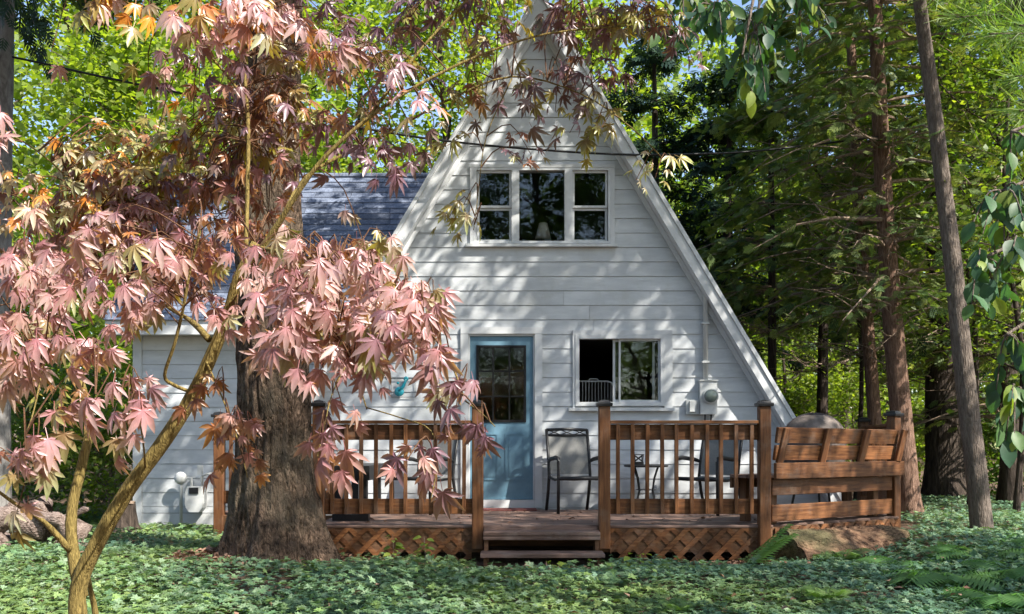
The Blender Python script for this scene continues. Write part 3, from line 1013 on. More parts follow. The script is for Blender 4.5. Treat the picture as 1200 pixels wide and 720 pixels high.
# steps
for xx in (PXS[1] + .09, (PXS[1] + PXS[2]) / 2, PXS[2] - .09):
    p = MB(); p.add([(xx - .019, 9.355, -.12), (xx - .019, 9.355, .21), (xx - .019, 9.12, .21), (xx - .019, 9.12, .028), (xx - .019, 8.9, .028), (xx - .019, 8.9, -.12),
                     (xx + .019, 9.355, -.12), (xx + .019, 9.355, .21), (xx + .019, 9.12, .21), (xx + .019, 9.12, .028), (xx + .019, 8.9, .028), (xx + .019, 8.9, -.12)],
                    [(0, 1, 2, 3, 4, 5), (11, 10, 9, 8, 7, 6)] + [(i, 6 + i, 6 + (i + 1) % 6, (i + 1) % 6) for i in range(6)])
    if abs(xx - (PXS[1] + PXS[2]) / 2) > .2: p.build('stringer', M_DARKWOOD, deck)
sx0, sx1 = PXS[1] + .062, PXS[2] - .062
plank('deck_nosing', (sx0, YD - .045, DZ - .040), (sx1, YD - .045, DZ - .040), .055, .03, M_DECK, deck, up=(0, 1, 0))
plank('tread', (sx0 - .0, 9.215, .232), (sx1, 9.215, .232), .26, .036, M_DECK, deck)
plank('tread', (sx0 - .02, 8.97, .050), (sx1 + .02, 8.97, .050), .26, .040, M_DECK, deck)
plank('tread_apron', (sx0, 9.105, .192), (sx1, 9.105, .192), .042, .025, M_DECK, deck, up=(0, 1, 0))

# ------------------------------------------------------------------ deck furniture


def chair(label, x, y, face):
    """local frame: front towards -Y, origin on the floor"""
    root = thing('patio_chair', (x, y, DZ), label, 'chair', 'sling patio chairs on the deck')
    Mx = Matrix.Translation(Vector((x, y, DZ + .001))) @ Matrix.Rotation(face, 4, 'Z')
    hw = .27
    r = .019
    B = lambda m_, nm, mt, sm=True: m_.build(nm, mt, root, smooth=sm, world_m=Mx)
    for s in (-1, 1):
        B(MB().tube([(s * hw, -.26, 0), (s * hw, -.27, .40), (s * hw, -.275, .60), (s * hw, -.25, .635), (s * hw, -.15, .645), (s * hw, .12, .62), (s * hw * .96, .20, .60)], [r, r, r * 1.05, r * 1.3, r * 1.4, r * 1.3, r], 8), 'front_leg', M_BLACK)
        B(MB().tube([(s * hw * .95, .33, 0), (s * hw * .95, .24, .25), (s * hw * .95, .20, .42), (s * hw * .95, .24, .65), (s * hw * .95, .33, .98)], r, 8), 'rear_leg', M_BLACK)
        B(MB().tube([(s * hw * .93, -.27, .40), (s * hw * .93, -.05, .385), (s * hw * .93, .20, .40)], r * .9, 8), 'seat_rail', M_BLACK)
    B(MB().tube([(-hw, -.272, .405), (hw, -.272, .405)], r * 1.2, 8), 'front_rail', M_BLACK)
    m_ = MB()
    m_.tube([(-hw * .95, .33, .975), (0, .338, .985), (hw * .95, .33, .975)], r, 8)
    m_.tube([(-hw * .95, .312, .91), (hw * .95, .312, .91)], r * .8, 8)
    for k in range(3):
        a = -hw * .9 + k * hw * .6; b = a + hw * .6
        m_.tube([(a, .313, .915), ((a + b) / 2, .322, .945), (b, .329, .975)], .006, 6)
        m_.tube([(a, .329, .975), ((a + b) / 2, .322, .945), (b, .313, .915)], .006, 6)
    B(m_, 'crest_rail', M_BLACK)
    # sling seat and back
    w = hw * .88
    prof = [(-.265, .412), (-.15, .392), (0, .382), (.12, .39), (.19, .425)]
    vs = []; fs = []
    for (yy, zz) in prof:
        for xx in (-w, 0, w): vs.append((xx, yy, zz - (.012 if xx == 0 else 0)))
    for i in range(len(prof) - 1):
        for k in range(2): fs.append((i * 3 + k, i * 3 + k + 1, i * 3 + k + 4, i * 3 + k + 3))
    n0 = len(vs)
    vs += [(a, b, c - .004) for a, b, c in vs]
    fs += [tuple(n0 + i for i in f[::-1]) for f in fs]
    B(MB().add(vs, fs), 'seat', M_SLING)
    prof = [(.195, .44), (.215, .55), (.238, .65), (.27, .77), (.306, .90)]
    vs = []; fs = []
    for (yy, zz) in prof:
        for xx in (-w, 0, w): vs.append((xx, yy + (.014 if xx == 0 else 0), zz))
    for i in range(len(prof) - 1):
        for k in range(2): fs.append((i * 3 + k, i * 3 + k + 1, i * 3 + k + 4, i * 3 + k + 3))
    n0 = len(vs)
    vs += [(a, b + .004, c) for a, b, c in vs]
    fs += [tuple(n0 + i for i in f[::-1]) for f in fs]
    B(MB().add(vs, fs), 'backrest', M_SLING)
    return root


chair('black framed sling patio chair right of the blue door', .74, 11.22, .22)
chair('black framed sling patio chair behind the right railing, turned to the small table', 2.28, 10.95, -.75)
chair('black framed sling patio chair left of the blue door behind the left railing', -1.02, 11.1, -.55)

tx, ty = 1.60, 11.3
tb = thing('side_table', (tx, ty, DZ), 'small round black metal side table between the two right patio chairs', 'table')
MB().lathe([(.25, DZ + .530), (.265, DZ + .536), (.265, DZ + .552), (.25, DZ + .556), (.01, DZ + .557)], (tx, ty, 0), 26).build('table_top', M_BLACK, tb, smooth=False)
for k in range(4):
    a = k * math.pi / 2 + .6
    c, s = math.cos(a), math.sin(a)
    pr = [(.22, .002), (.15, .12), (.11, .25), (.14, .40), (.20, .53)]
    MB().tube([(tx + c * r_, ty + s * r_, DZ + h_) for r_, h_ in pr], .010, 8).build('leg', M_BLACK, tb, smooth=True)
MB().lathe([(.115, DZ + .255), (.125, DZ + .26), (.115, DZ + .265)], (tx, ty, 0), 20).build('shelf_ring', M_BLACK, tb)
ln = thing('candle_lantern', (tx - .09, ty, DZ + .557), 'tiny black openwork candle holder standing on the side table', 'candle holder')
lx0, lz0 = tx - .09, DZ + .5575
m_ = MB(); m_.box(lx0 - .055, lx0 + .055, ty - .055, ty + .055, lz0, lz0 + .035); m_.build('base', M_BLACK, ln)
m_ = MB()
for sx in (-1, 1):
    for sy in (-1, 1):
        m_.tube([(lx0 + sx * .045, ty + sy * .045, lz0 + .035), (lx0 + sx * .05, ty + sy * .05, lz0 + .115)], .006, 6)
for sy in (-1, 1):
    m_.tube([(lx0 - .045, ty + sy * .047, lz0 + .04), (lx0 + .045, ty + sy * .047, lz0 + .11)], .005, 6)
    m_.tube([(lx0 + .045, ty + sy * .047, lz0 + .04), (lx0 - .045, ty + sy * .047, lz0 + .11)], .005, 6)
m_.build('openwork', M_BLACK, ln)
m_ = MB(); frect(m_, lx0 - .06, lx0 + .06, lz0 + .1155, lz0 + .1255, .004, ty - .06, ty + .06); m_.build('rim', M_BLACK, ln)

bn = thing('black_bench', (-1.7, 10.4, DZ), 'dark black bench at the left end of the deck beside the big trunk', 'bench')
MB().box(-1.88, -1.47, 9.75, 11.2, .72, .87).build('seat_box', M_BLACK, bn)
for yy in (9.95, 10.95):
    MB().box(-1.60, -1.52, yy - .05, yy + .05, DZ + .072, .7195).build('leg', M_BLACK, bn)
    MB().box(-1.85, -1.77, yy - .05, yy + .05, DZ + .072, .7195).build('leg', M_BLACK, bn)
    MB().box(-1.88, -1.50, yy - .06, yy + .06, DZ + .001, DZ + .0715).build('foot', M_BLACK, bn)

# grill under its cover
gx, gy = 3.42, 10.72
gr = thing('covered_grill', (gx, gy, DZ), 'domed beige covered kettle grill behind the wooden bench screen', 'grill')
m_ = MB()
prof = [(.355, .56), (.375, .70), (.385, .86), (.383, .95), (.36, 1.05), (.315, 1.13), (.24, 1.19), (.14, 1.225), (.01, 1.235)]
n = 40; vs = []
for r_, h_ in prof:
    for q_ in range(n):
        w_ = 2 * math.pi * q_ / n
        rr = (r_ * .92 + .016 * noise.noise(Vector((w_ * 2.2, h_ * 5, 4.4)))) * (1 + (.03 * math.sin(w_ * 9 + h_ * 3) + .02 * math.sin(w_ * 5)) * max(0, (1.0 - h_)) * 1.6)
        vs.append((gx + rr * math.cos(w_), gy + rr * .8 * math.sin(w_), DZ + h_ * .97 - .06 + (.012 * math.sin(w_ * 7) if h_ < .6 else 0)))
fs = [(i * n + q_, i * n + (q_ + 1) % n, (i + 1) * n + (q_ + 1) % n, (i + 1) * n + q_) for i in range(len(prof) - 1) for q_ in range(n)]
fs.append(tuple((len(prof) - 1) * n + q_ for q_ in range(n)))
m_.add(vs, fs); m_.build('cover', M_COVER, gr, smooth=True)
m_ = MB()
pts = []
for k in range(19):
    a = math.pi * k / 18
    pts.append((gx - .352 * math.cos(a) * (1.0 if True else 1), gy - .02, DZ + .80 + .345 * math.sin(a) ** .8))
m_.tube(pts, .016, 6); m_.build('cover_piping', M_COVERD, gr)
for k in range(3):
    a = k * 2.094 + .5
    MB().tube([(gx + .15 * math.cos(a), gy + .12 * math.sin(a), DZ + .62), (gx + .27 * math.cos(a), gy + .24 * math.sin(a), DZ + .012)], .014, 8).build('leg', M_BLACK, gr)

dm = thing('doormat', (FX(585), 11.55, DZ), 'worn reddish doormat lying before the blue door', 'doormat')
MB().box(FX(560), FX(628), 11.36, 11.70, DZ + .001, DZ + .014).build('mat', M_MAT, dm)

# ------------------------------------------------------------------ leaf templates


def quad_leaf(w=.32, fold=.08, bend=.1):
    v = np.array([(0, 0, 0), (w, .45, fold), (0, 1, -bend), (-w, .45, fold)], float)
    return v, [np.array([[0, 1, 2, 3]])]


def oval_leaf():
    ys = [0, .12, .35, .6, .82, 1.0]; ws = [.02, .16, .29, .28, .16, .0]
    v = []
    for y_, w_ in zip(ys, ws):
        d_ = -.16 * y_ * y_
        v += [(-w_, y_, d_ + w_ * .25), (0, y_, d_), (w_, y_, d_ + w_ * .25)]
    f4 = []
    for i in range(len(ys) - 1):
        for k in range(2): f4.append((i * 3 + k, i * 3 + k + 1, i * 3 + k + 4, i * 3 + k + 3))
    return np.array(v, float), [np.array(f4)]


def maple_leaf(droop=.35, spread=1.0, seed=0):
    rs = random.Random(seed)
    angs = [-118, -76, -38, 0, 38, 76, 118]
    lens = [.36, .72, .93, 1.0, .93, .72, .36]
    v = [(0, 0, 0)]; f = []; f3 = []

    def pt(ang, r, side=0.0, lift=0.0):
        a = math.radians(ang) * spread
        x = math.sin(a) * r + math.cos(a) * side
        y = math.cos(a) * r - math.sin(a) * side
        rr = math.hypot(x, y)
        return (x, y, -droop * rr ** 1.7 + lift)
    sin_i = []
    bounds = [-150] + [(a + b) / 2 for a, b in zip(angs, angs[1:])] + [150]
    for i, a in enumerate(bounds):
        r = .10 if i in (0, 7) else .22 * (lens[min(i, 6)] + lens[i - 1]) / 2 + .02
        sin_i.append(len(v)); v.append(pt(a, r, 0, .015))
    for i, (a, L) in enumerate(zip(angs, lens)):
        a += rs.uniform(-7, 7); L *= rs.uniform(.84, 1.10)
        w = (.128 * L + .010) * rs.uniform(.85, 1.12)
        dl = rs.uniform(-.10, .16); tw_ = rs.uniform(-.05, .05)
        m0 = len(v); v.append(pt(a, .36 * L, 0, -.045 - dl * .1))
        v.append(pt(a, .50 * L, -w, .03 + tw_ - dl * .22)); v.append(pt(a, .50 * L, w, .03 - tw_ - dl * .22))
        v.append(pt(a, .74 * L, 0, -.025 - dl * .5))
        v.append(pt(a, .78 * L, -w * .58, .012 + tw_ - dl * .6)); v.append(pt(a, .78 * L, w * .58, .012 - tw_ - dl * .6))
        v.append(pt(a, 1.0 * L, rs.uniform(-.05, .05), -dl))
        s0, s1 = sin_i[i], sin_i[i + 1]
        f += [(0, s0, m0 + 1, m0), (0, m0, m0 + 2, s1), (m0, m0 + 1, m0 + 4, m0 + 3), (m0, m0 + 3, m0 + 5, m0 + 2)]
        f3 += [(m0 + 3, m0 + 4, m0 + 6), (m0 + 3, m0 + 6, m0 + 5)]
    # petiole
    k = len(v)
    v += [(-.012, 0, .004), (.012, 0, .004), (.012, -.45, .06), (-.012, -.45, .06)]
    f.append((k, k + 1, k + 2, k + 3))
    return np.array(v, float), [np.array(f), np.array(f3)]


def spray(nl=5, ang=42, w=.055, dr=.12):
    """flat fan of leaflets, conifer spray or fern tip"""
    v = []; f = []

    def blade(p, d, L, wd):
        n_ = np.array([d[1], -d[0], 0])
        q = [p, p + d * L * .5 + n_ * wd, p + d * L, p + d * L * .5 - n_ * wd]
        k = len(v)
        for a in q:
            a = a.copy(); a[2] -= dr * (a[0] ** 2 + a[1] ** 2); v.append(tuple(a))
        f.append((k, k + 1, k + 2, k + 3))
    blade(np.array([0, 0, 0.]), np.array([0, 1., 0]), 1.0, w * .8)
    for i in range(nl):
        y_ = .1 + .75 * i / nl
        L = .55 * (1 - .55 * i / nl)
        for s in (-1, 1):
            a = math.radians(ang)
            blade(np.array([0, y_, 0.]), np.array([s * math.sin(a), math.cos(a), 0]), L, w)
    return np.array(v, float), [np.array(f)]


T_QUAD = quad_leaf()
T_OVAL = oval_leaf()
T_MAPLES = [maple_leaf(.20, 1.0, 1), maple_leaf(.42, .92, 2), maple_leaf(.70, .82, 3), maple_leaf(.58, .72, 4), maple_leaf(.30, .9, 5), maple_leaf(.85, .75, 6), maple_leaf(.50, .62, 7), maple_leaf(.65, .90, 8), maple_leaf(.25, .95, 9), maple_leaf(.75, .66, 10)]


def leaf_grad(tv):
    r = np.hypot(tv[:, 0], tv[:, 1])
    k = np.clip(r, 0, 1)[:, None]
    g = np.array([1.0, .78, .84]) * (1 - k) + np.array([1.06, 1.32, 1.14]) * k
    g[tv[:, 1] < -.2] = (.9, .55, .45)
    mid = np.zeros(len(tv)); 
    lift = tv[:, 2]
    return g


LG = [leaf_grad(t[0]) for t in T_MAPLES]
T_SPRAY = spray(4, 40, .062, .12)
T_SPRAY_S = spray(3, 48, .075, .2)


def rand_tints(n, cols, jit=.18):
    cols = np.array(cols, float)
    a = cols[RNG.integers(0, len(cols), n)]
    b = cols[RNG.integers(0, len(cols), n)]
    t = RNG.random((n, 1))
    c = a * (1 - t * .5) + b * t * .5
    return np.clip(c * (1 + RNG.uniform(-jit, jit, (n, 1))), .004, 1)


def unit(v): return v / (np.linalg.norm(v, axis=1, keepdims=True) + 1e-9)


# ------------------------------------------------------------------ trees


def outside_house(p, pad=.35):
    """True where foliage may grow: clear of the A-frame and its wing"""
    if 10.9 < p[1] < 20.4 and p[2] < AZ + .6 and abs(p[0] - AX) < (AZ + .4 - p[2]) / SL + pad: return False
    if 11.2 < p[1] < 16.6 and WX0 - .5 < p[0] < AX and p[2] < RZ + .3: return False
    return True


def path_at(path, t):
    """path: list of Vector, t 0..1 by index"""
    k = t * (len(path) - 1)
    i = min(int(k), len(path) - 2)
    return path[i].lerp(path[i + 1], k - i)


def smooth_path(pts, sub=4):
    out = []
    n_ = len(pts)
    for i in range(n_ - 1):
        p0, p1, p2, p3 = pts[max(i - 1, 0)], pts[i], pts[i + 1], pts[min(i + 2, n_ - 1)]
        for k in range(sub):
            t = k / sub
            out.append(.5 * ((2 * p1) + (p2 - p0) * t + (2 * p0 - 5 * p1 + 4 * p2 - p3) * t * t + (3 * p1 - p0 - 3 * p2 + p3) * t ** 3))
    out.append(pts[-1])
    return out


def wobble_tube(mb, path, radii, n=10, amp=.06, flare=None):
    """trunk with uneven girth"""
    pts = path
    vs = []; k = len(pts)
    for i, p in enumerate(pts):
        t = (pts[min(i + 1, k - 1)] - pts[max(i - 1, 0)]).normalized()
        a = t.cross(Vector((0, 1, 0.02))); a.normalize(); b = t.cross(a)
        for q in range(n):
            w = 2 * math.pi * q / n
            r = radii[i] * (1 + amp * noise.noise(Vector((math.cos(w) * 1.7, math.sin(w) * 1.7, p.z * .9))) + amp * .6 * noise.noise(Vector((math.cos(w) * 5, math.sin(w) * 5, p.z * 2.0))))
            if flare:
                h = p.z - flare[0]
                if h < flare[1]:
                    r *= 1 + flare[2] * (1 - h / flare[1]) ** 2 * (.6 + .5 * math.cos(w * 5 + flare[3]))
            vs.append(p + (a * math.cos(w) + b * math.sin(w)) * r)
    fs = []
    for i in range(k - 1):
        for q in range(n):
            q2 = (q + 1) % n
            fs.append((i * n + q, i * n + q2, (i + 1) * n + q2, (i + 1) * n + q))
    mb.add(vs, fs)


def broad_tree(name, label, path, r0, r1, z_lo, crown_r, nleaf, lsize, cols, m_bark, group=None, nlimb=14, clump=.42, cat='tree', leafm=None, flat=.55, tpl=None, flare=.5, zmaxlen=None, seg=10, limb_filter=None):
    pth = smooth_path(path, 4)
    base = pth[0]
    root = thing(name, base, label, cat, group)
    mb = MB()
    k = len(pth)
    rad = [r0 + (r1 - r0) * (i / (k - 1)) for i in range(k)]
    wobble_tube(mb, pth, rad, seg, flare=(base.z, max(.5, r0 * 3), flare, random.random() * 6))
    cl = []
    ztop = pth[-1].z
    for i in range(nlimb):
        zt = z_lo + (ztop - z_lo) * ((i + .3) / nlimb)
        # point on trunk at that height
        j = min(range(k), key=lambda q: abs(pth[q].z - zt))
        p0 = pth[j]
        az = i * 2.399 + random.uniform(-.4, .4)
        fr = (i + .5) / nlimb
        L = crown_r * (math.sin(math.pi * min(1, .25 + .75 * fr)) ** .6) * random.uniform(.75, 1.1)
        el = random.uniform(.1, .5) + .6 * fr
        d_ = Vector((math.cos(az) * math.cos(el), math.sin(az) * math.cos(el), math.sin(el)))
        if limb_filter and not limb_filter(p0 + d_ * L): continue
        pts = [p0]
        for s in range(1, 6):
            q = p0 + d_ * (L * s / 5) + Vector((random.uniform(-.12, .12), random.uniform(-.12, .12), random.uniform(-.1, .1) - .12 * (s / 5) ** 2 * L * .4)) * (L / 3)
            pts.append(q)
        rr = rad[j] * .45
        mb.tube(pts, [max(rr * (1 - s / 5.6), .008) for s in range(6)], 6, False)
        for s in range(2, 6):
            cl.append((pts[s], .6 + .12 * s))
            for _ in range(3):
                dd = Vector((random.gauss(0, 1), random.gauss(0, 1), random.gauss(0, .5))).normalized() * L * random.uniform(.15, .38)
                q = pts[s] + dd
                if limb_filter and not limb_filter(q): continue
                mb.tube([pts[s], pts[s] + dd * .5 + Vector((0, 0, .05)), q], [max(rr * .28, .006), .006, .003], 4, False)
                cl.append((q, 1.0))
    mb.build('trunk', m_bark, root, smooth=True)
    cl = [c for c in cl if outside_house(c[0], .6)]
    cen = np.array([c[0] for c in cl]); wt = np.array([c[1] for c in cl]); wt = wt * RNG.uniform(.35, 1.6, len(wt)); wt /= wt.sum()
    idx = RNG.choice(len(cl), nleaf, p=wt)
    off = RNG.normal(0, 1, (nleaf, 3)) * np.array([clump, clump, clump * flat])
    pos = cen[idx] + off
    a = unit(RNG.normal(0, 1, (nleaf, 3)) * [1, 1, .5] + np.array([0, 0, -.25]))
    nn = RNG.normal(0, .55, (nleaf, 3)) + np.array([0, 0, 1.0])
    sz = lsize * RNG.uniform(.65, 1.3, nleaf)
    tv, tf = tpl or T_QUAD
    me = scatter_mesh('crown', tv, tf, pos, frames(a, nn), sz, leafm or M_LEAF, rand_tints(nleaf, cols))
    link(bpy.data.objects.new('crown', me), root)
    return root


def conifer(name, label, path, r0, r1, z_lo, R, nspray, ssize, cols, m_bark, group=None, droop=.35, step=.34, per=4, dead_lo=None, cat='tree', tpl=None, hang=.3, topfrac=.25, seg=10, limb_filter=None, flare=.5):
    pth = smooth_path(path, 4)
    base = pth[0]
    root = thing(name, base, label, cat, group)
    mb = MB(); k = len(pth)
    rad = [r0 + (r1 - r0) * (i / (k - 1)) for i in range(k)]
    wobble_tube(mb, pth, rad, seg, amp=.05, flare=(base.z, max(.4, r0 * 3), flare, random.random() * 6))
    mb.build('trunk', m_bark, root, smooth=True)
    ztop = pth[-1].z
    lm = MB()
    seeds = []
    z = z_lo; i = 0
    while z < ztop - .2:
        fr = (z - z_lo) / (ztop - z_lo)
        j = min(range(k), key=lambda q: abs(pth[q].z - z))
        for q in range(per):
            i += 1
            az = i * 2.399 + random.uniform(-.5, .5)
            L = R * ((1 - fr) * (1 - topfrac) + topfrac) * random.uniform(.6, 1.12)
            p0 = pth[j] + Vector((0, 0, random.uniform(-.15, .15)))
            d_ = Vector((math.cos(az), math.sin(az), random.uniform(0, .25)))
            pts = [p0 + d_ * (L * s / 5) + Vector((random.uniform(-.04, .04) * L, random.uniform(-.04, .04) * L, -droop * L * (s / 5) ** 2)) for s in range(6)]
            if not outside_house(pts[-1], .3): continue
            lm.tube(pts, [max(.028 * (1 - s / 5.5) * (L / 2) ** .5, .004) for s in range(6)], 5, False)
            for s in np.linspace(.25, 1.0, 10):
                c = path_at(pts, s)
                seeds.append((c, d_, s))
        z += step
    if dead_lo is not None:
        for _ in range(46):
            zt = random.uniform(dead_lo[0], dead_lo[1])
            j = min(range(k), key=lambda q: abs(pth[q].z - zt))
            az = random.uniform(0, 6.28); L = random.uniform(.5, 1.7)
            d_ = Vector((math.cos(az), math.sin(az), random.uniform(-.15, .35)))
            pts = [pth[j] + d_ * (L * s / 5) + Vector((random.uniform(-.05, .05), random.uniform(-.05, .05), random.uniform(-.05, .05) + .1 * (s / 5) ** 2)) * L for s in range(6)]
            if not outside_house(pts[-1], .1): continue
            lm.tube(pts, [.013, .011, .009, .007, .005, .002], 5, False)
            for _q in range(3):
                s0 = random.randint(1, 4)
                dd = Vector((random.gauss(0, 1), random.gauss(0, 1), random.gauss(0, .6))).normalized() * L * .3
                lm.tube([pts[s0], pts[s0] + dd * .6, pts[s0] + dd], [.006, .004, .002], 4, False)
    tag(lm.build('branches', M_TWIG if dead_lo is not None else m_bark, root), kind='stuff')
    ns = len(seeds)
    w = RNG.uniform(.3, 1.6, ns); w /= w.sum()
    idx = RNG.choice(ns, nspray, p=w)
    cen = np.array([s[0] for s in seeds])[idx]; dr = np.array([s[1] for s in seeds])[idx]
    sg = RNG.choice([-1, 1], nspray)[:, None] * np.stack([-dr[:, 1], dr[:, 0], np.zeros(nspray)], 1)
    a = unit(dr * RNG.uniform(.2, 1, (nspray, 1)) + sg * RNG.uniform(0, .9, (nspray, 1)) + np.array([0, 0, -hang]) + RNG.normal(0, .22, (nspray, 3)))
    nn = np.array([0, 0, 1.]) + RNG.normal(0, .4, (nspray, 3))
    pos = cen + RNG.normal(0, .09, (nspray, 3))
    sz = ssize * RNG.uniform(.6, 1.3, nspray)
    tv, tf = tpl or T_SPRAY
    me = scatter_mesh('crown', tv, tf, pos, frames(a, nn), sz, M_NEEDLE, rand_tints(nspray, cols))
    link(bpy.data.objects.new('crown', me), root)
    return root


def G(px, py, d):
    """ground point under photo column px at depth d"""
    x = (px - 600) * d / F
    return Vector((x, d, gz(x, d) - .06))


def top_from(px0, d, z, dx=0, dy=0):
    return Vector(((px0 - 600) * d / F + dx, d + dy, z))


LIT_GREENS = [(.15, .21, .035), (.19, .25, .045), (.12, .18, .04), (.23, .27, .055)]  # sunlit leaf tones, the sun's brightness put into the colour
MID_GREENS = [(.08, .14, .035), (.105, .165, .04), (.065, .115, .038)]
CEDAR_G = [(.12, .185, .06), (.17, .22, .068), (.22, .245, .08), (.08, .14, .058)]
DARK_G = [(.028, .058, .042), (.04, .075, .05), (.022, .047, .036)]

# --- the big trunk before the deck
b = Vector((TREE_BASE.x, TREE_BASE.y, gz(*TREE_BASE) - .05))
big_path = [b, P(322, 560, 8.75), P(321, 440, 8.75), P(316, 300, 8.78), P(312, 180, 8.8), P(318, 60, 8.85), P(322, -60, 8.9), Vector((-2.1, 9.0, 7.4)), Vector((-2.0, 9.1, 9.5)), Vector((-2.1, 9.2, 12.5))]
pth = smooth_path(big_path, 5)
big = thing('large_tree', b, 'massive grey-brown furrowed tree trunk standing before the left deck railing', 'tree')
mb = MB()
rad = []
for q in pth:
    h = q.z - b.z
    rad.append(max(.10, .36 - .017 * h if h < 5 else .285 - .030 * (h - 5)))
pth2 = []; rad2 = []
nring = 190
for i in range(nring):
    t = (i / (nring - 1)) ** 1.35
    pth2.append(path_at(pth, t))
    kk = t * (len(pth) - 1); i0 = min(int(kk), len(pth) - 2)
    rad2.append(rad[i0] + (rad[i0 + 1] - rad[i0]) * (kk - i0))
nseg = 110; vs = []
for i, q in enumerate(pth2):
    h = q.z - b.z
    for k_ in range(nseg):
        w = 2 * math.pi * k_ / nseg
        cx_, sy_ = math.cos(w), math.sin(w)
        r_ = rad2[i] * (1 + .07 * noise.noise(Vector((cx_ * 1.5, sy_ * 1.5, h * .7))))
        if h < 1.25:
            e_ = (1 - max(h, 0) / 1.25) ** 2.0
            r_ *= 1 + e_ * (.40 + .30 * max(-.4, math.cos(w * 5 + 1.1)) + .22 * math.cos(w + .3))
        # furrows
        n1 = noise.noise(Vector((cx_ * 8 + .15 * h, sy_ * 8, h * 1.6)))
        n2 = noise.noise(Vector((cx_ * 17, sy_ * 17, h * 4.5 + 7)))
        r_ += (-.042 * (1 - min(1, abs(n1) * 3.0)) + .020 * n2)
        vs.append((q.x + cx_ * r_, q.y + sy_ * r_, q.z))
mb.add(vs, [(i * nseg + k_, i * nseg + (k_ + 1) % nseg, (i + 1) * nseg + (k_ + 1) % nseg, (i + 1) * nseg + k_) for i in range(nring - 1) for k_ in range(nseg)])
cl = []
for i in range(26):
    zt = 6.5 + 5.8 * i / 26
    j = min(range(len(pth)), key=lambda q: abs(pth[q].z - zt))
    az = i * 2.399; L = (3.9 - 2.2 * i / 26) * random.uniform(.8, 1.1)
    d_ = Vector((math.cos(az), math.sin(az), .12))
    pts = [pth[j] + d_ * (L * s / 5) + Vector((random.uniform(-.1, .1), random.uniform(-.1, .1), random.uniform(-.05, .05) - .08 * L * (s / 5) ** 2)) for s in range(6)]
    mb.tube(pts, [.07, .055, .045, .032, .02, .008], 6, False)
    for s in np.linspace(.3, 1, 9): cl.append(path_at(pts, s))
mb.build('trunk', M_BARK_BIG, big, smooth=True)
nl = 17000
cen = np.array(cl)[RNG.integers(0, len(cl), nl)]
pos = cen + RNG.normal(0, 1, (nl, 3)) * [.32, .32, .2]
me = scatter_mesh('crown', *T_SPRAY_S, pos, frames(RNG.normal(0, 1, (nl, 3)) + [0, 0, -.7], RNG.normal(0, .5, (nl, 3)) + [0, 0, 1]), .24 * RNG.uniform(.6, 1.3, nl), M_NEEDLE, rand_tints(nl, MID_GREENS))
link(bpy.data.objects.new('crown', me), big)

# --- right-hand trees
conifer('cedar_tree', 'red-brown cedar trunk rising right behind the wooden bench screen', [G(1066, 0, 12.5), P(1061, 540, 12.5), P(1048, 400, 12.5), P(1037, 250, 12.5), P(1029, 90, 12.5), P(1022, -100, 12.5), Vector((4.75, 12.5, 10)), Vector((4.7, 12.4, 13.5))],
        .165, .05, 3.0, 2.4, 4300, .20, CEDAR_G, M_BARK_CEDAR, 'cedars right of the house', dead_lo=(2.0, 5.2), per=4, step=.30)
conifer('cedar_tree', 'thinner cedar trunk just left of and behind the red-brown one', [G(1032, 0, 14.0), P(1022, 450, 14.0), P(1010, 300, 14.0), P(1002, 150, 14.0), P(995, 0, 14.0), Vector((4.9, 14.0, 9.5)), Vector((4.9, 14, 12.5))],
        .11, .04, 3.2, 2.3, 4200, .20, CEDAR_G, M_BARK_CEDAR, 'cedars right of the house', dead_lo=(2.0, 5.5), per=4, step=.32)
broad_tree('leaning_tree', 'slender grey-brown trunk leaning left at the right edge of the yard', [G(1152, 0, 10.5), P(1140, 520, 10.5), P(1128, 420, 10.5), P(1119, 330, 10.5), P(1107, 230, 10.5), P(1092, 110, 10.5), P(1080, 20, 10.4), P(1068, -100, 10.2), Vector((4.2, 9.9, 8.6)), Vector((4.1, 9.6, 11.5))],
             .122, .045, 5.9, 3.3, 6900, .13, MID_GREENS, M_BARK_GREY, None, nlimb=18, clump=.36, flare=.18)
conifer('dark_fir_tree', 'thick dark shaded trunk standing between the cedar and the leaning trunk', [G(1108, 0, 15.5), P(1104, 450, 15.5), P(1101, 200, 15.5), Vector((6.9, 15.5, 9)), Vector((6.9, 15.5, 13))],
        .33, .07, 2.6, 2.7, 4200, .24, CEDAR_G + DARK_G, M_BARK_DARK, dead_lo=(1.4, 4.5), per=4, step=.33)

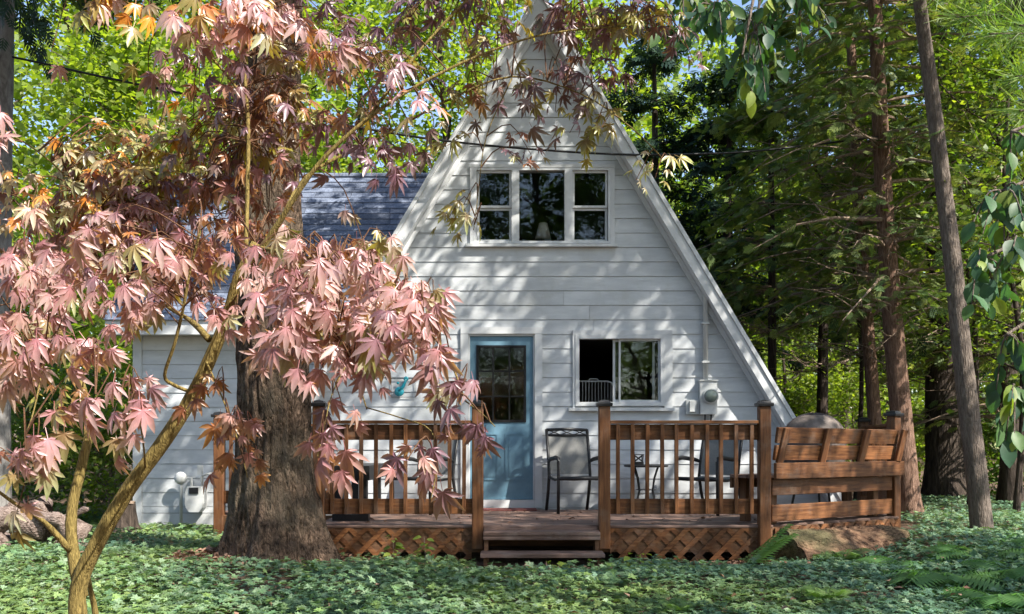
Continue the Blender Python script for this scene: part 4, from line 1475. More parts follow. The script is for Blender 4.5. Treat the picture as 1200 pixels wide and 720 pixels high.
# dark firs behind the right roof slope, and further trunks
spots = [(772, 21.5, 'dark blue-green fir rising directly behind the right roof slope near the apex', .20, 10.5, 2.6, 1.2),
         (845, 20.5, 'dark fir just right of the roof slope at window height', .17, 9.5, 2.4, 2.6),
         (905, 17.5, 'thin brown fir trunk seen beyond the lower right roof slope', .10, 9.5, 2.0, 3.6),
         (962, 18.5, 'dark fir trunk standing midway between roof slope and cedar', .13, 10.5, 2.2, 3.4),
         (990, 24.0, 'distant fir trunk in sunlit brush left of the cedar', .15, 12, 2.4, 4.2),
         (1185, 14.5, 'dark fir filling the right edge of the picture', .16, 10.5, 2.5, 1.7),
         (1250, 17.0, 'far dark fir at the right picture edge behind the oval leaves', .16, 11.5, 2.6, 1.6)]
for px, d, lab, r, H, R, zl in spots:
    g = G(px, 0, d)
    lean = random.uniform(-.35, .35)
    conifer('fir_tree', lab, [g, g + Vector((lean * .3, 0, H * .33)), g + Vector((lean * .6, .05, H * .66)), g + Vector((lean, 0, H))], r, .03, zl, R, 2900 if d < 20 else 3000, .24 if d < 20 else .34,
            DARK_G if px < 880 else CEDAR_G, M_BARK_DARK, 'firs behind the house', per=4, step=.36, tpl=T_SPRAY_S if d > 20 else T_SPRAY, dead_lo=(1.2, zl + 1.5) if d < 20 else None)

# --- trees out of frame that shade the yard (their crowns stand to the right and overhead)
for (x, y, H, r, zl, R, n_, lab) in ((8.2, 6.6, 12.5, .2, 6.2, 3.3, 6000, 'tall leafy tree beyond the right picture edge'),
                                     (9.6, 2.6, 12.0, .2, 4.5, 3.2, 7000, 'tall leafy tree to the right of the camera'),
                                     (6.0, 2.9, 11.5, .16, 6.8, 2.5, 2600, 'unseen thin-crowned tree added right of the camera to dapple the yard')):  # out of view, thin crown added to break up sun on the ground
    g = Vector((x, y, gz(x, y) - .05))
    broad_tree('yard_tree', lab, [g, g + Vector((.1, 0, H * .35)), g + Vector((-.1, .1, H * .7)), g + Vector((0, 0, H))], r, .05, zl, R, n_, .14, MID_GREENS, M_BARK_GREY, 'tall trees at the right of the yard', nlimb=16, clump=.40)
for (x, y, H, lab) in ((-7.5, -8, 15, 'unseen leafy tree far behind the camera on the left'), (-3.2, -10.5, 17, 'unseen leafy tree behind the camera on the left'), (1.0, -12, 17, 'unseen leafy tree straight behind the camera'), (5.2, -12.5, 16, 'unseen leafy tree behind the camera on the right'), (9.5, -11, 15, 'unseen leafy tree far behind the camera on the right')):  # unseen trees, added to darken what the windows reflect
    g = Vector((x, y, gz(x, y) - .05))
    broad_tree('yard_tree', lab, [g, g + Vector((.1, 0, H * .35)), g + Vector((-.1, .1, H * .7)), g + Vector((0, 0, H))], .2, .05, 1.2, 3.8, 8000, .34, MID_GREENS, M_BARK_DARK, 'unseen leafy trees behind the camera', nlimb=22, clump=.6)

# --- left and rear deciduous trees
back = [(-40, 19, 9.5, 3.0, 'bright green tree at the far left edge of the woods'), (70, 22, 12.5, 3.2, 'bright green tree behind the drooping dark branches'), (150, 18, 9.0, 2.6, 'sunlit leafy tree just left of the side wing'),
        (235, 24, 13.5, 3.4, 'tall sunlit tree behind the big trunk'), (345, 21, 11.0, 2.8, 'sunlit leafy tree right of the big trunk above the wing roof'), (420, 25, 13.5, 3.4, 'yellow-green tree above the wing roof'),
        (505, 22.5, 12.5, 2.8, 'yellow-green tree touching the left roof slope'), (590, 27, 14.5, 3.2, 'sunlit tree behind the roof apex'), (690, 25.5, 13, 2.6, 'light green tree showing right of the roof apex'),
        (930, 31, 9.5, 3.6, 'distant sunlit tree glowing between the dark fir trunks'), (1040, 34, 10.5, 3.8, 'distant sunlit tree behind the cedars'), (1190, 30, 11, 3.6, 'distant light green tree at the right edge')]
for px, d, H, R, lab in back:
    g = G(px, 0, d)
    broad_tree('woodland_tree', lab, [g, g + Vector((random.uniform(-.3, .3), 0, H * .3)), g + Vector((random.uniform(-.4, .4), .1, H * .65)), g + Vector((0, 0, H))], .17, .04, 1.6, R, 8500, .17, LIT_GREENS, M_BARK_GREY if d < 21 else M_BARK_DARK, 'sunlit trees of the woods', nlimb=18, clump=.5)

for px, d, H, R, zl, lab in ((862, 20.9, 10.0, 2.4, 1.6, 'light green young tree right beside the roof slope'), (915, 22.5, 8.0, 2.2, 1.2, 'yellow-green young tree beyond the lower roof slope'), (1003, 16.6, 8.5, 1.9, 2.2, 'light green young tree just behind the two cedars'), (1136, 13.4, 7.5, 1.6, 2.4, 'light green young tree right behind the leaning trunk'), (1190, 12.2, 6.5, 1.6, 1.5, 'light green young tree at the right edge behind the oval leaves')):
    g = G(px, 0, d)
    broad_tree('young_tree', lab, [g, g + Vector((.1, 0, H * .3)), g + Vector((-.1, .1, H * .65)), g + Vector((0, 0, H))], .05, .015, zl, R, 4200, .10 if d < 18 else .13, MID_GREENS + LIT_GREENS, M_BARK_DARK, 'young trees among the conifers', nlimb=18, clump=.34, flare=.2, seg=8)

# pale trunk with drooping spruce branches at the left edge
g = G(-8, 0, 11.0)
conifer('drooping_spruce', 'pale grey trunk with dark hanging spruce branches at the upper left edge', [g, P(-6, 400, 11), P(-2, 200, 11), P(2, 60, 11), P(5, -80, 11), Vector((-5.9, 11, 9))], .19, .09, 5.6, 1.5, 620, .22, DARK_G, M_BARK_PALE, droop=1.0, per=2, step=.55, hang=1.6, topfrac=.6)

# shrubs of the understory
shr = [(30, 13.5, 1.9, 1.0, 'leafy green shrub behind the root pile at the far left', MID_GREENS), (95, 14.5, 2.2, 1.0, 'leafy green shrub left of the side wing wall', MID_GREENS), (128, 13.0, 1.5, .6, 'low bright shrub at the corner of the side wing', LIT_GREENS),
       (-30, 12.5, 2.4, 1.0, 'tall green shrub cut by the left picture edge', MID_GREENS), (930, 19.5, 1.9, 1.2, 'yellow-green brush beyond the lower roof corner', LIT_GREENS), (1000, 21, 2.4, 1.3, 'sunlit brush seen left of the cedar trunk', LIT_GREENS),
       (1085, 20, 1.6, 1.2, 'sunlit low brush between cedar and dark trunk', LIT_GREENS), (1185, 16, 1.5, 1.1, 'green brush right of the leaning trunk', MID_GREENS), (885, 23, 2.6, 1.3, 'bright brush right beside the roof edge', LIT_GREENS)]
for px, d, H, R, lab, cols in shr:
    g = G(px, 0, d)
    broad_tree('shrub', lab, [g, g + Vector((.02, 0, H * .4)), g + Vector((0, .05, H * .7)), g + Vector((.05, 0, H))], .03, .008, .15, R, 2600, .085 if d < 16 else .11, cols, M_TWIG, 'understory shrubs', nlimb=14, clump=.26, cat='shrub', flare=0)

# far woods: one mass
n_ = 90000
ang = RNG.uniform(-.95, .95, n_); dd = RNG.uniform(34, 62, n_)
x = np.tan(ang) * dd * .9
clx = np.sin(x * .35) + np.sin(x * .83 + 1.3) * .6
hmax = 15.5 + 4 * clx
z = RNG.beta(1.3, 1.3, n_) * hmax
pos = np.stack([x, dd, z], 1) + RNG.normal(0, .3, (n_, 3))
me = scatter_mesh('far_woods', *T_QUAD, pos, frames(RNG.normal(0, 1, (n_, 3)), RNG.normal(0, .6, (n_, 3)) + [0, -.2, 1]), .55 * RNG.uniform(.6, 1.4, n_), M_LEAF, rand_tints(n_, LIT_GREENS + MID_GREENS))
fw = link(bpy.data.objects.new('far_woods', me))
tag(fw, 'distant green woodland massed behind the house', 'woods', kind='stuff')

# ------------------------------------------------------------------ ground cover
BARE = [(-1.55, 9.05, .55, .22), (.25, 8.72, .75, .22), (-2.3, 8.45, .7, .25), (2.2, 9.2, .5, .12), (-2.9, 8.6, .3, .3)]
npl = 88000
yy = 5.9 + (15.5 - 5.9) * RNG.random(npl) ** 1.5
xx = RNG.uniform(-1, 1, npl) * (yy * .60 + .6) + .1
keep = np.ones(npl, bool)
for (bx, by, ba, bb) in BARE:
    e_ = ((xx - bx) / ba) ** 2 + ((yy - by) / bb) ** 2
    keep &= (e_ > 1) | (RNG.random(npl) < .12)
indeck = (yy > YD - .12) & (xx > -2.0) & (xx < 2.6 + np.maximum(0, yy - YD) * 1.5) & (xx < 4.95)
indeck |= (yy > 10.9) & (xx > -3.6) & (xx < 0)
inhouse = (yy > YW - .1) & (xx > WX0 - .1) & (xx < 4.4)
instep = (yy > 8.8) & (xx > -.35) & (xx < .95)
lown = np.array([noise.noise(Vector((a * 1.6, b_ * 1.6, 21.5))) for a, b_ in zip(xx, yy)])
keep &= (lown > -.42) | (RNG.random(npl) < .4)
trunk_ = (xx - TREE_BASE.x) ** 2 + (yy - TREE_BASE.y) ** 2 < .62 ** 2
keep &= ~trunk_ | (RNG.random(npl) < .15)
keep &= ~indeck & ~inhouse & ~instep
xx, yy = xx[keep], yy[keep]
npl = len(xx)
patch = np.array([noise.noise(Vector((a * .9, b_ * .9, 5.5))) for a, b_ in zip(xx, yy)])
zz = np.array([gz(a, b_) for a, b_ in zip(xx, yy)])
hgt = np.clip(.05 + .06 * patch + RNG.normal(0, .016, npl), .02, .14)


def whorl(nl=6, up=.35):
    tv, tf = quad_leaf(.27, .06, .18)
    v = []; f = []
    for i in range(nl):
        a = 2 * math.pi * i / nl + (.25 if i % 2 else 0)
        c, s = math.cos(a), math.sin(a)
        L = .9 if i % 2 else 1.1
        el = up * (1 if i % 2 else .55)
        for p in tv:
            y_ = p[1] * L * math.cos(el) - p[2] * math.sin(el); z_ = p[1] * L * math.sin(el) + p[2] * math.cos(el)
            v.append((p[0] * c - y_ * s, p[0] * s + y_ * c, z_))
        f.append(tuple(i * 4 + q for q in range(4)))
    return np.array(v, float), [np.array(f)]


tv, tf = whorl()
R_ = frames(np.stack([np.cos(t_ := RNG.uniform(0, 6.283, npl)), np.sin(t_), np.zeros(npl)], 1), np.array([0, -.25, 1.]) + RNG.normal(0, .33, (npl, 3)))
GC = [(.12, .225, .15), (.145, .26, .165), (.185, .295, .175), (.10, .19, .13)]
tint = rand_tints(npl, GC, .2)
pt2 = np.array([noise.noise(Vector((a * .7, b_ * .7, 40.5))) for a, b_ in zip(xx, yy)])
yel = np.clip(pt2 * 1.8 + .05 - .16 * xx, 0, .8)[:, None]  # yellower towards the left, sun patches put into the leaf colour
tint = tint * (1 - yel) + tint * np.array([1.55, 1.25, .62]) * yel
vari = RNG.random(npl) < .14 * (1 + 2 * np.clip(patch, -.4, .5))
tint[vari] = rand_tints(int(vari.sum()), [(.27, .36, .23), (.23, .33, .20)])
me = scatter_mesh('ground_cover', tv, tf, np.stack([xx, yy, zz + hgt], 1), R_, (.024 + .014 * RNG.random(npl)), M_COVERLEAF, tint)
tag(link(bpy.data.objects.new('ground_cover', me)), 'low leafy green ground cover carpeting the yard', 'ground cover', kind='stuff')
# a second, larger-leaved ground plant in drifts
n2 = 5200
y2_ = 6.4 + 6 * RNG.random(n2) ** 1.3; x2_ = RNG.uniform(-1, 1, n2) * (y2_ * .58)
dr_ = np.array([noise.noise(Vector((a * .8, b_ * .8, 77.7))) for a, b_ in zip(x2_, y2_)])
k2 = (dr_ + .05 * x2_ > .02) & ~((y2_ > 8.75) & (x2_ > -2.9) & (x2_ < 4.9))
x2_, y2_ = x2_[k2], y2_[k2]; n2 = len(x2_)
z2_ = np.array([gz(a, b_) for a, b_ in zip(x2_, y2_)]) + RNG.uniform(.06, .14, n2)
tv2, tf2 = whorl(7, .5)
R2 = frames(np.stack([np.cos(t_ := RNG.uniform(0, 6.283, n2)), np.sin(t_), np.zeros(n2)], 1), np.array([0, -.3, 1.]) + RNG.normal(0, .4, (n2, 3)))
me = scatter_mesh('drift_plants', tv2, tf2, np.stack([x2_, y2_, z2_], 1), R2, RNG.uniform(.028, .048, n2), M_COVERLEAF, rand_tints(n2, [(.11, .20, .10), (.15, .25, .12), (.24, .34, .20), (.17, .26, .08)], .3))
tag(link(bpy.data.objects.new('drift_plants', me)), 'larger-leaved pale variegated plants drifting through the ground cover', 'ground cover', kind='stuff')
# fallen brown leaves on the bare patches
nlv = 4200
which = RNG.integers(0, len(BARE), nlv); BA = np.array(BARE)
lx_ = BA[which, 0] + RNG.normal(0, .55, nlv) * BA[which, 2]; ly_ = BA[which, 1] + RNG.normal(0, .6, nlv) * BA[which, 3]
ext = RNG.random(nlv) < .025
lx_[ext] = RNG.uniform(-4, 5, int(ext.sum())); ly_[ext] = RNG.uniform(6.5, 9.0, int(ext.sum()))
lz_ = np.where(ext, .08, 0) + np.array([gz(a, b_) for a, b_ in zip(lx_, ly_)]) + .012 + RNG.random(nlv) * .02
nd_ = 90
lx_[:nd_] = RNG.uniform(-1.8, 2.6, nd_); ly_[:nd_] = RNG.uniform(9.45, 11.5, nd_); lz_[:nd_] = DZ + .008
M_LITTER = leaf_mat('dry_leaf', trans=.1, tcol=(1, .8, .5), rough=.7)
me = scatter_mesh('leaf_litter', *T_QUAD, np.stack([lx_, ly_, lz_], 1), frames(RNG.normal(0, 1, (nlv, 3)) * [1, 1, .2], RNG.normal(0, .3, (nlv, 3)) + [0, 0, 1]), .05 * RNG.uniform(.6, 1.5, nlv), M_LITTER, rand_tints(nlv, [(.28, .16, .10), (.20, .11, .07), (.35, .22, .15)]))
tag(link(bpy.data.objects.new('leaf_litter', me)), 'dry brown fallen leaves on bare soil by the deck', 'fallen leaves', kind='stuff')

# ------------------------------------------------------------------ ferns and small plants
T_FROND = spray(14, 66, .026, .0)


def fern(label, pos, n, L, cols, name='fern', toward=None, el0=.55, arch=.62, slim=.95):
    root = thing(name, pos, label, 'fern', 'ferns in the ground cover')
    for i in range(n):
        az = (6.283 * i / n + random.uniform(-.35, .35)) if toward is None else random.gauss(toward, .25)
        el = el0 + random.uniform(-.2, .25)
        LL = L * random.uniform(.7, 1.1)
        tv = T_FROND[0] * LL
        v = []
        c, s = math.cos(az), math.sin(az)
        for p in tv:
            t = p[1] / LL
            ang_ = el - 1.15 * t
            h = LL * (math.sin(el) * t - arch * t * t)
            r_ = LL * t * math.cos(el * .6)
            xl_ = p[0] * slim
            v.append((pos[0] + r_ * c - xl_ * s, pos[1] + r_ * s + xl_ * c, pos[2] + .03 + h - abs(p[0]) * .25))
        col = rand_tints(1, cols)
        me = np_mesh('frond', np.array(v), T_FROND[1], M_FERN, np.repeat(col, len(v), 0))
        link(bpy.data.objects.new('frond', me), root)
    return root


def GP(px, d):
    x = (px - 600) * d / F
    return (x, d, gz(x, d))


FG = [(.12, .25, .085), (.15, .28, .095)]
fern('broad green fern at the lower right edge of the yard', GP(1195, 7.7), 12, .75, FG)
fern('broad green fern left of the lower right corner', GP(1105, 7.7), 12, .70, FG)
fern('broad green fern in front of the leaning trunk', GP(1150, 8.6), 11, .70, FG)
fern('low green fern right of the split log', GP(1060, 8.5), 10, .55, FG)
fern('broad green fern in the bottom right corner', GP(1170, 7.0), 11, .60, FG)
fern('green fern at the right edge behind the others', GP(1205, 9.2), 11, .70, FG)
fern('small pale upright fern at the bottom edge right of centre', GP(968, 7.1), 6, .30, [(.18, .28, .09)], el0=1.15)
fern('small pale fern tip at the bottom edge', GP(795, 6.9), 5, .22, [(.18, .28, .09)], el0=1.2)
fern('feathery green fern leaning against the right lattice', GP(868, 8.95), 4, .62, [(.09, .17, .05)], toward=.1, el0=.85, arch=.12, slim=.6)
fern('pale strappy plant before the split log', GP(985, 9.0), 7, .40, [(.14, .22, .09)], el0=.95)
fern('low green fern left of the wing corner', GP(70, 11.0), 9, .5, FG)
fern('low green fern behind the root pile', GP(10, 11.6), 9, .5, FG)

# seedlings by the lattice
for px, d, lab in ((460, 9.0, 'small leafy seedling before the left lattice'), (497, 8.9, 'thin seedling right of centre before the left lattice'), (640, 8.5, 'yellow-green weed tuft below the steps'), (352, 8.0, 'bright weed tuft at the foot of the big trunk'), (745, 9.0, 'weed tuft before the right lattice')):
    g = Vector(GP(px, d))
    root = thing('seedling', g, lab, 'plant', 'small weeds along the deck')
    m_ = MB(); h = .30 if px < 500 and px > 400 else .12
    m_.tube([g, g + Vector((.01, 0, h * .5)), g + Vector((.0, .01, h))], [.004, .003, .002], 5); m_.build('stem', M_TWIG, root)
    n_ = 16
    t = RNG.uniform(.3, 1.05, n_); az = RNG.uniform(0, 6.28, n_)
    spread = .03 if h > .2 else .12
    pos = np.array(g) + np.stack([np.cos(az) * spread, np.sin(az) * spread, t * h], 1)
    a = np.stack([np.cos(az), np.sin(az), np.full(n_, -.1)], 1)
    me = scatter_mesh('leaves', *T_OVAL, pos, frames(a, np.array([0, -.4, 1.]) + RNG.normal(0, .3, (n_, 3))), .085 * RNG.uniform(.6, 1.2, n_), M_BROAD, rand_tints(n_, LIT_GREENS))
    link(bpy.data.objects.new('leaves', me), root)

# ------------------------------------------------------------------ root pile, stump, split log
g = Vector(GP(42, 10.0))
rp = thing('root_pile', g, 'weathered gnarled uprooted stump with twisted roots at the left edge', 'stump')
m_ = MB()
rs = random.Random(5)


def gnarl(p0, p1, r0_, r1_, bend=.12, n=8, seg=9):
    p0 = Vector(p0); p1 = Vector(p1); pts = []
    L = (p1 - p0).length
    ph = rs.uniform(0, 6)
    for i in range(n + 1):
        t = i / n
        pts.append(p0.lerp(p1, t) + Vector((math.sin(t * 5 + ph), math.cos(t * 4 + ph * 1.3), math.sin(t * 6 + ph * .7))) * bend * L * math.sin(math.pi * t + .15))
    m_.tube(pts, [(r0_ + (r1_ - r0_) * i / n) * rs.uniform(.8, 1.2) for i in range(n + 1)], seg, True, jit=.14)


X0, Y0, Z0 = g
gnarl((X0 - .7, Y0 + .1, Z0 + .10), (X0 + .55, Y0, Z0 + .14), .14, .12)
gnarl((X0 - .9, Y0 - .1, Z0 + .30), (X0 + .1, Y0, Z0 + .22), .12, .15)
gnarl((X0 - .1, Y0 - .1, Z0 + .15), (X0 + .10, Y0 + .05, Z0 + .50), .16, .08)
gnarl((X0 + .05, Y0 - .12, Z0 + .42), (X0 + .50, Y0 - .1, Z0 + .12), .05, .09)
gnarl((X0 - .2, Y0 - .2, Z0 + .12), (X0 - .55, Y0 - .35, Z0 + .02), .10, .06)
gnarl((X0 + .2, Y0 - .1, Z0 + .30), (X0 + .58, Y0 - .05, Z0 + .42), .06, .025)
gnarl((X0 + .3, Y0 - .15, Z0 + .10), (X0 + .62, Y0 - .2, Z0 + .02), .09, .05)
gnarl((X0 - .45, Y0, Z0 + .2), (X0 - .2, Y0 - .05, Z0 + .48), .10, .05)
m_.build('twisted_roots', M_DRIFT, rp, smooth=True)

g = Vector(GP(145, 11.2))
st = thing('tree_stump', g, 'dark low stump beside the corner of the side wing', 'stump')
m_ = MB(); wobble_tube(m_, [g + Vector((0, 0, z_)) for z_ in (-.05, .05, .15, .3, .42)], [.2, .17, .14, .13, .12], 14, .15, flare=(g.z, .3, .6, 2)); m_.build('stump_wood', M_BARK_DARK, st, smooth=True)
MB().lathe([(.13, .40), (.125, .425), (.01, .43)], g, 14).build('cut_top', M_TWIG, st)

lg = thing('split_log', (3.3, 9.55, 0), 'big split log slab lying against the foot of the bench screen', 'log')
A = P(922, 640, 9.15); B_ = P(1050, 612, 10.1)
ax = Vector((B_.x - A.x, B_.y - A.y, 0)).normalized(); side = Vector((ax.y, -ax.x, 0))
c0 = Vector((A.x, A.y, gz(A.x, A.y))); LL = math.hypot(B_.x - A.x, B_.y - A.y)
m_ = MB(); vs = []; N_ = 44
sec0 = [(-.02, -.06), (.22, -.04), (.24, .06), (.12, .24), (-.02, .33), (-.12, .34), (-.16, .22), (-.14, -.02)]
sec = []
for q in range(len(sec0)):
    a_, b_s = Vector(sec0[q]), Vector(sec0[(q + 1) % len(sec0)])
    for k_ in range(5): sec.append(tuple(a_.lerp(b_s, k_ / 5)))
for i in range(N_ + 1):
    t = i / N_
    for k_, (s_, h_) in enumerate(sec):
        nz_ = noise.noise(Vector((t * 4, s_ * 6, h_ * 6))) * .04 + noise.noise(Vector((t * 9, s_ * 38, h_ * 38))) * .022 + noise.noise(Vector((t * 26, s_ * 30, h_ * 30))) * .010
        vs.append(c0 + ax * (LL * t + (.12 * (h_ - .1) if i == 0 else 0)) + side * (s_ + nz_) + Vector((0, 0, h_ * (1 - .28 * t) + nz_ + .05 * t)))
K_ = len(sec)
fs = [(i * K_ + q, i * K_ + (q + 1) % K_, (i + 1) * K_ + (q + 1) % K_, (i + 1) * K_ + q) for i in range(N_) for q in range(K_)]
fs += [tuple(range(K_))[::-1], tuple(N_ * K_ + q for q in range(K_))]
m_.add(vs, fs); m_.build('log_body', M_LOG, lg)

# ------------------------------------------------------------------ cable
cbp = [P(-420, -20, 10.9), P(0, 64, 11.0), P(100, 86, 11.0), P(205, 108, 11.05), P(330, 133, 11.1), P(440, 153, 11.15), P(520, 165, 11.2), P(610, 174, 11.3), P(720, 181, 11.5), P(810, 181, 11.7), P(900, 176, 12.0), P(1033, 160, 12.45)]
m_ = MB(); m_.tube(smooth_path(cbp, 4), .013, 8)
cbl = thing('overhead_cable', cbp[-1], 'black overhead cable sagging from the upper left across the gable', 'cable')
m_.build('cable', M_CABLE, cbl, smooth=True)

# ------------------------------------------------------------------ red maple in front
trunk_base = Vector((P(95, 720, 2.75).x, 2.75, gz(P(95, 720, 2.75).x, 2.75) - .05))
maple = thing('japanese_maple', trunk_base, 'slender red maple with pink and purple leaves and olive bark in the left foreground', 'tree')
limbs = []   # (points, radii)


def limb(pix, radii):
    pts = smooth_path([p if isinstance(p, Vector) else P(*p) for p in pix], 4)
    n_ = len(pts); m_ = len(radii)
    rr = [radii[min(int(i / (n_ - 1) * (m_ - 1)), m_ - 2)] + (radii[min(int(i / (n_ - 1) * (m_ - 1)) + 1, m_ - 1)] - radii[min(int(i / (n_ - 1) * (m_ - 1)), m_ - 2)]) * ((i / (n_ - 1) * (m_ - 1)) - min(int(i / (n_ - 1) * (m_ - 1)), m_ - 2)) for i in range(n_)]
    limbs.append((pts, rr))


limb([trunk_base, (94, 850, 2.75), (92, 740, 2.75), (92, 690, 2.75), (112, 640, 2.74), (150, 575, 2.72), (190, 520, 2.70), (225, 465, 2.68), (250, 412, 2.66), (268, 365, 2.64), (280, 325, 2.62), (300, 285, 2.62)], [.045, .040, .034, .033, .030, .028, .025, .022, .018])
limb([(96, 700, 2.76), (86, 650, 2.78), (84, 600, 2.80), (96, 545, 2.82), (104, 500, 2.84), (92, 440, 2.86), (60, 370, 2.86), (30, 320, 2.84), (-20, 280, 2.8)], [.028, .024, .021, .019, .014, .009, .005])
limb([(82, 645, 2.77), (52, 612, 2.72), (20, 592, 2.66), (-10, 570, 2.6), (-50, 540, 2.5)], [.014, .011, .008, .005])
limb([(98, 655, 2.8), (106, 690, 2.84), (114, 740, 2.86), (116, 860, 2.86)], [.012, .012, .013, .014])
limb([(228, 461, 2.68), (205, 452, 2.64), (193, 440, 2.62), (205, 402, 2.58), (215, 360, 2.56), (222, 320, 2.54), (235, 270, 2.5)], [.010, .009, .008, .007, .005])
limb([(245, 398, 2.66), (226, 378, 2.74), (200, 362, 2.82), (150, 330, 2.9), (90, 280, 2.95), (20, 230, 3.0)], [.014, .012, .009, .007, .005])
limb([(288, 300, 2.62), (290, 220, 2.66), (291, 150, 2.70), (287, 85, 2.74), (290, 10, 2.76), (300, -80, 2.8)], [.011, .010, .009, .007, .005])
limb([(276, 335, 2.62), (318, 275, 2.58), (350, 225, 2.55), (380, 185, 2.54), (430, 140, 2.54), (490, 100, 2.56), (560, 66, 2.6), (640, 40, 2.66), (740, 30, 2.7)], [.013, .012, .010, .009, .007, .005, .004])
limb([(330, 258, 2.57), (352, 215, 2.66), (385, 190, 2.72), (440, 165, 2.78), (520, 120, 2.84), (600, 90, 2.9), (680, 110, 2.9), (740, 150, 2.88), (790, 200, 2.86)], [.009, .008, .006, .004, .003])
limb([(300, 290, 2.6), (350, 300, 2.45), (410, 320, 2.35), (470, 360, 2.28), (520, 410, 2.22), (545, 470, 2.2)], [.011, .009, .007, .005, .003])
limb([(340, 300, 2.47), (380, 360, 2.36), (410, 420, 2.3), (430, 480, 2.28)], [.007, .006, .004, .003])
limb([(430, 478, 2.28), (470, 490, 2.2), (505, 505, 2.12), (512, 545, 2.08), (505, 585, 2.05)], [.003, .0025, .002, .002])
limb([(545, 470, 2.2), (565, 485, 2.12), (580, 500, 2.06)], [.003, .002, .002])
limb([(410, 420, 2.3), (390, 460, 2.18), (380, 500, 2.1), (372, 535, 2.06)], [.003, .0025, .002])
limb([(60, 370, 2.86), (50, 430, 2.5), (40, 480, 2.25), (30, 510, 2.1)], [.005, .004, .003, .002])
limb([(240, 420, 2.66), (262, 470, 2.56), (280, 520, 2.5), (290, 560, 2.48)], [.005, .004, .003, .002])
limb([(170, 548, 2.7), (168, 520, 2.4), (163, 492, 2.12), (156, 466, 1.98)], [.006, .004, .003, .002])
limb([(164, 496, 2.16), (140, 470, 2.15), (112, 462, 2.18)], [.003, .002, .002])
limb([(600, 92, 2.9), (570, 160, 2.86), (560, 230, 2.84), (555, 270, 2.82)], [.004, .003, .002, .002])
limb([(290, 120, 2.72), (240, 60, 2.7), (170, 15, 2.66), (90, -30, 2.6)], [.007, .006, .004, .003])
limb([(150, 330, 2.9), (110, 250, 2.85), (60, 190, 2.8), (0, 150, 2.75)], [.006, .005, .004, .003])
limb([(430, 140, 2.54), (500, 50, 2.6), (570, -20, 2.65), (650, -70, 2.65), (760, -110, 2.6), (860, -150, 2.5), (950, -190, 2.4)], [.007, .006, .005, .004, .003])  # outer end is out of view and carries foliage added for shade
m_ = MB()
for pts, rr in limbs: m_.tube(pts, [q * (.70 if q > .012 else .56) for q in rr], 12, True, jit=.05)
m_.build('trunk', M_BARK_MAPLE, maple, smooth=True)

PINK = [(.49, .31, .335), (.45, .265, .30), (.55, .385, .385), (.45, .25, .265)]
ROSE = [(.38, .195, .215), (.43, .235, .235), (.48, .31, .28)]
PURP = [(.21, .12, .165), (.25, .15, .19), (.17, .095, .13)]
BRON = [(.30, .125, .06), (.36, .17, .06), (.24, .11, .055)]
OLIV = [(.26, .25, .055), (.32, .30, .07), (.22, .19, .055)]
PALE = [(.42, .42, .26), (.48, .44, .33), (.36, .38, .18)]
ORAN = [(.62, .24, .03), (.58, .30, .04)]
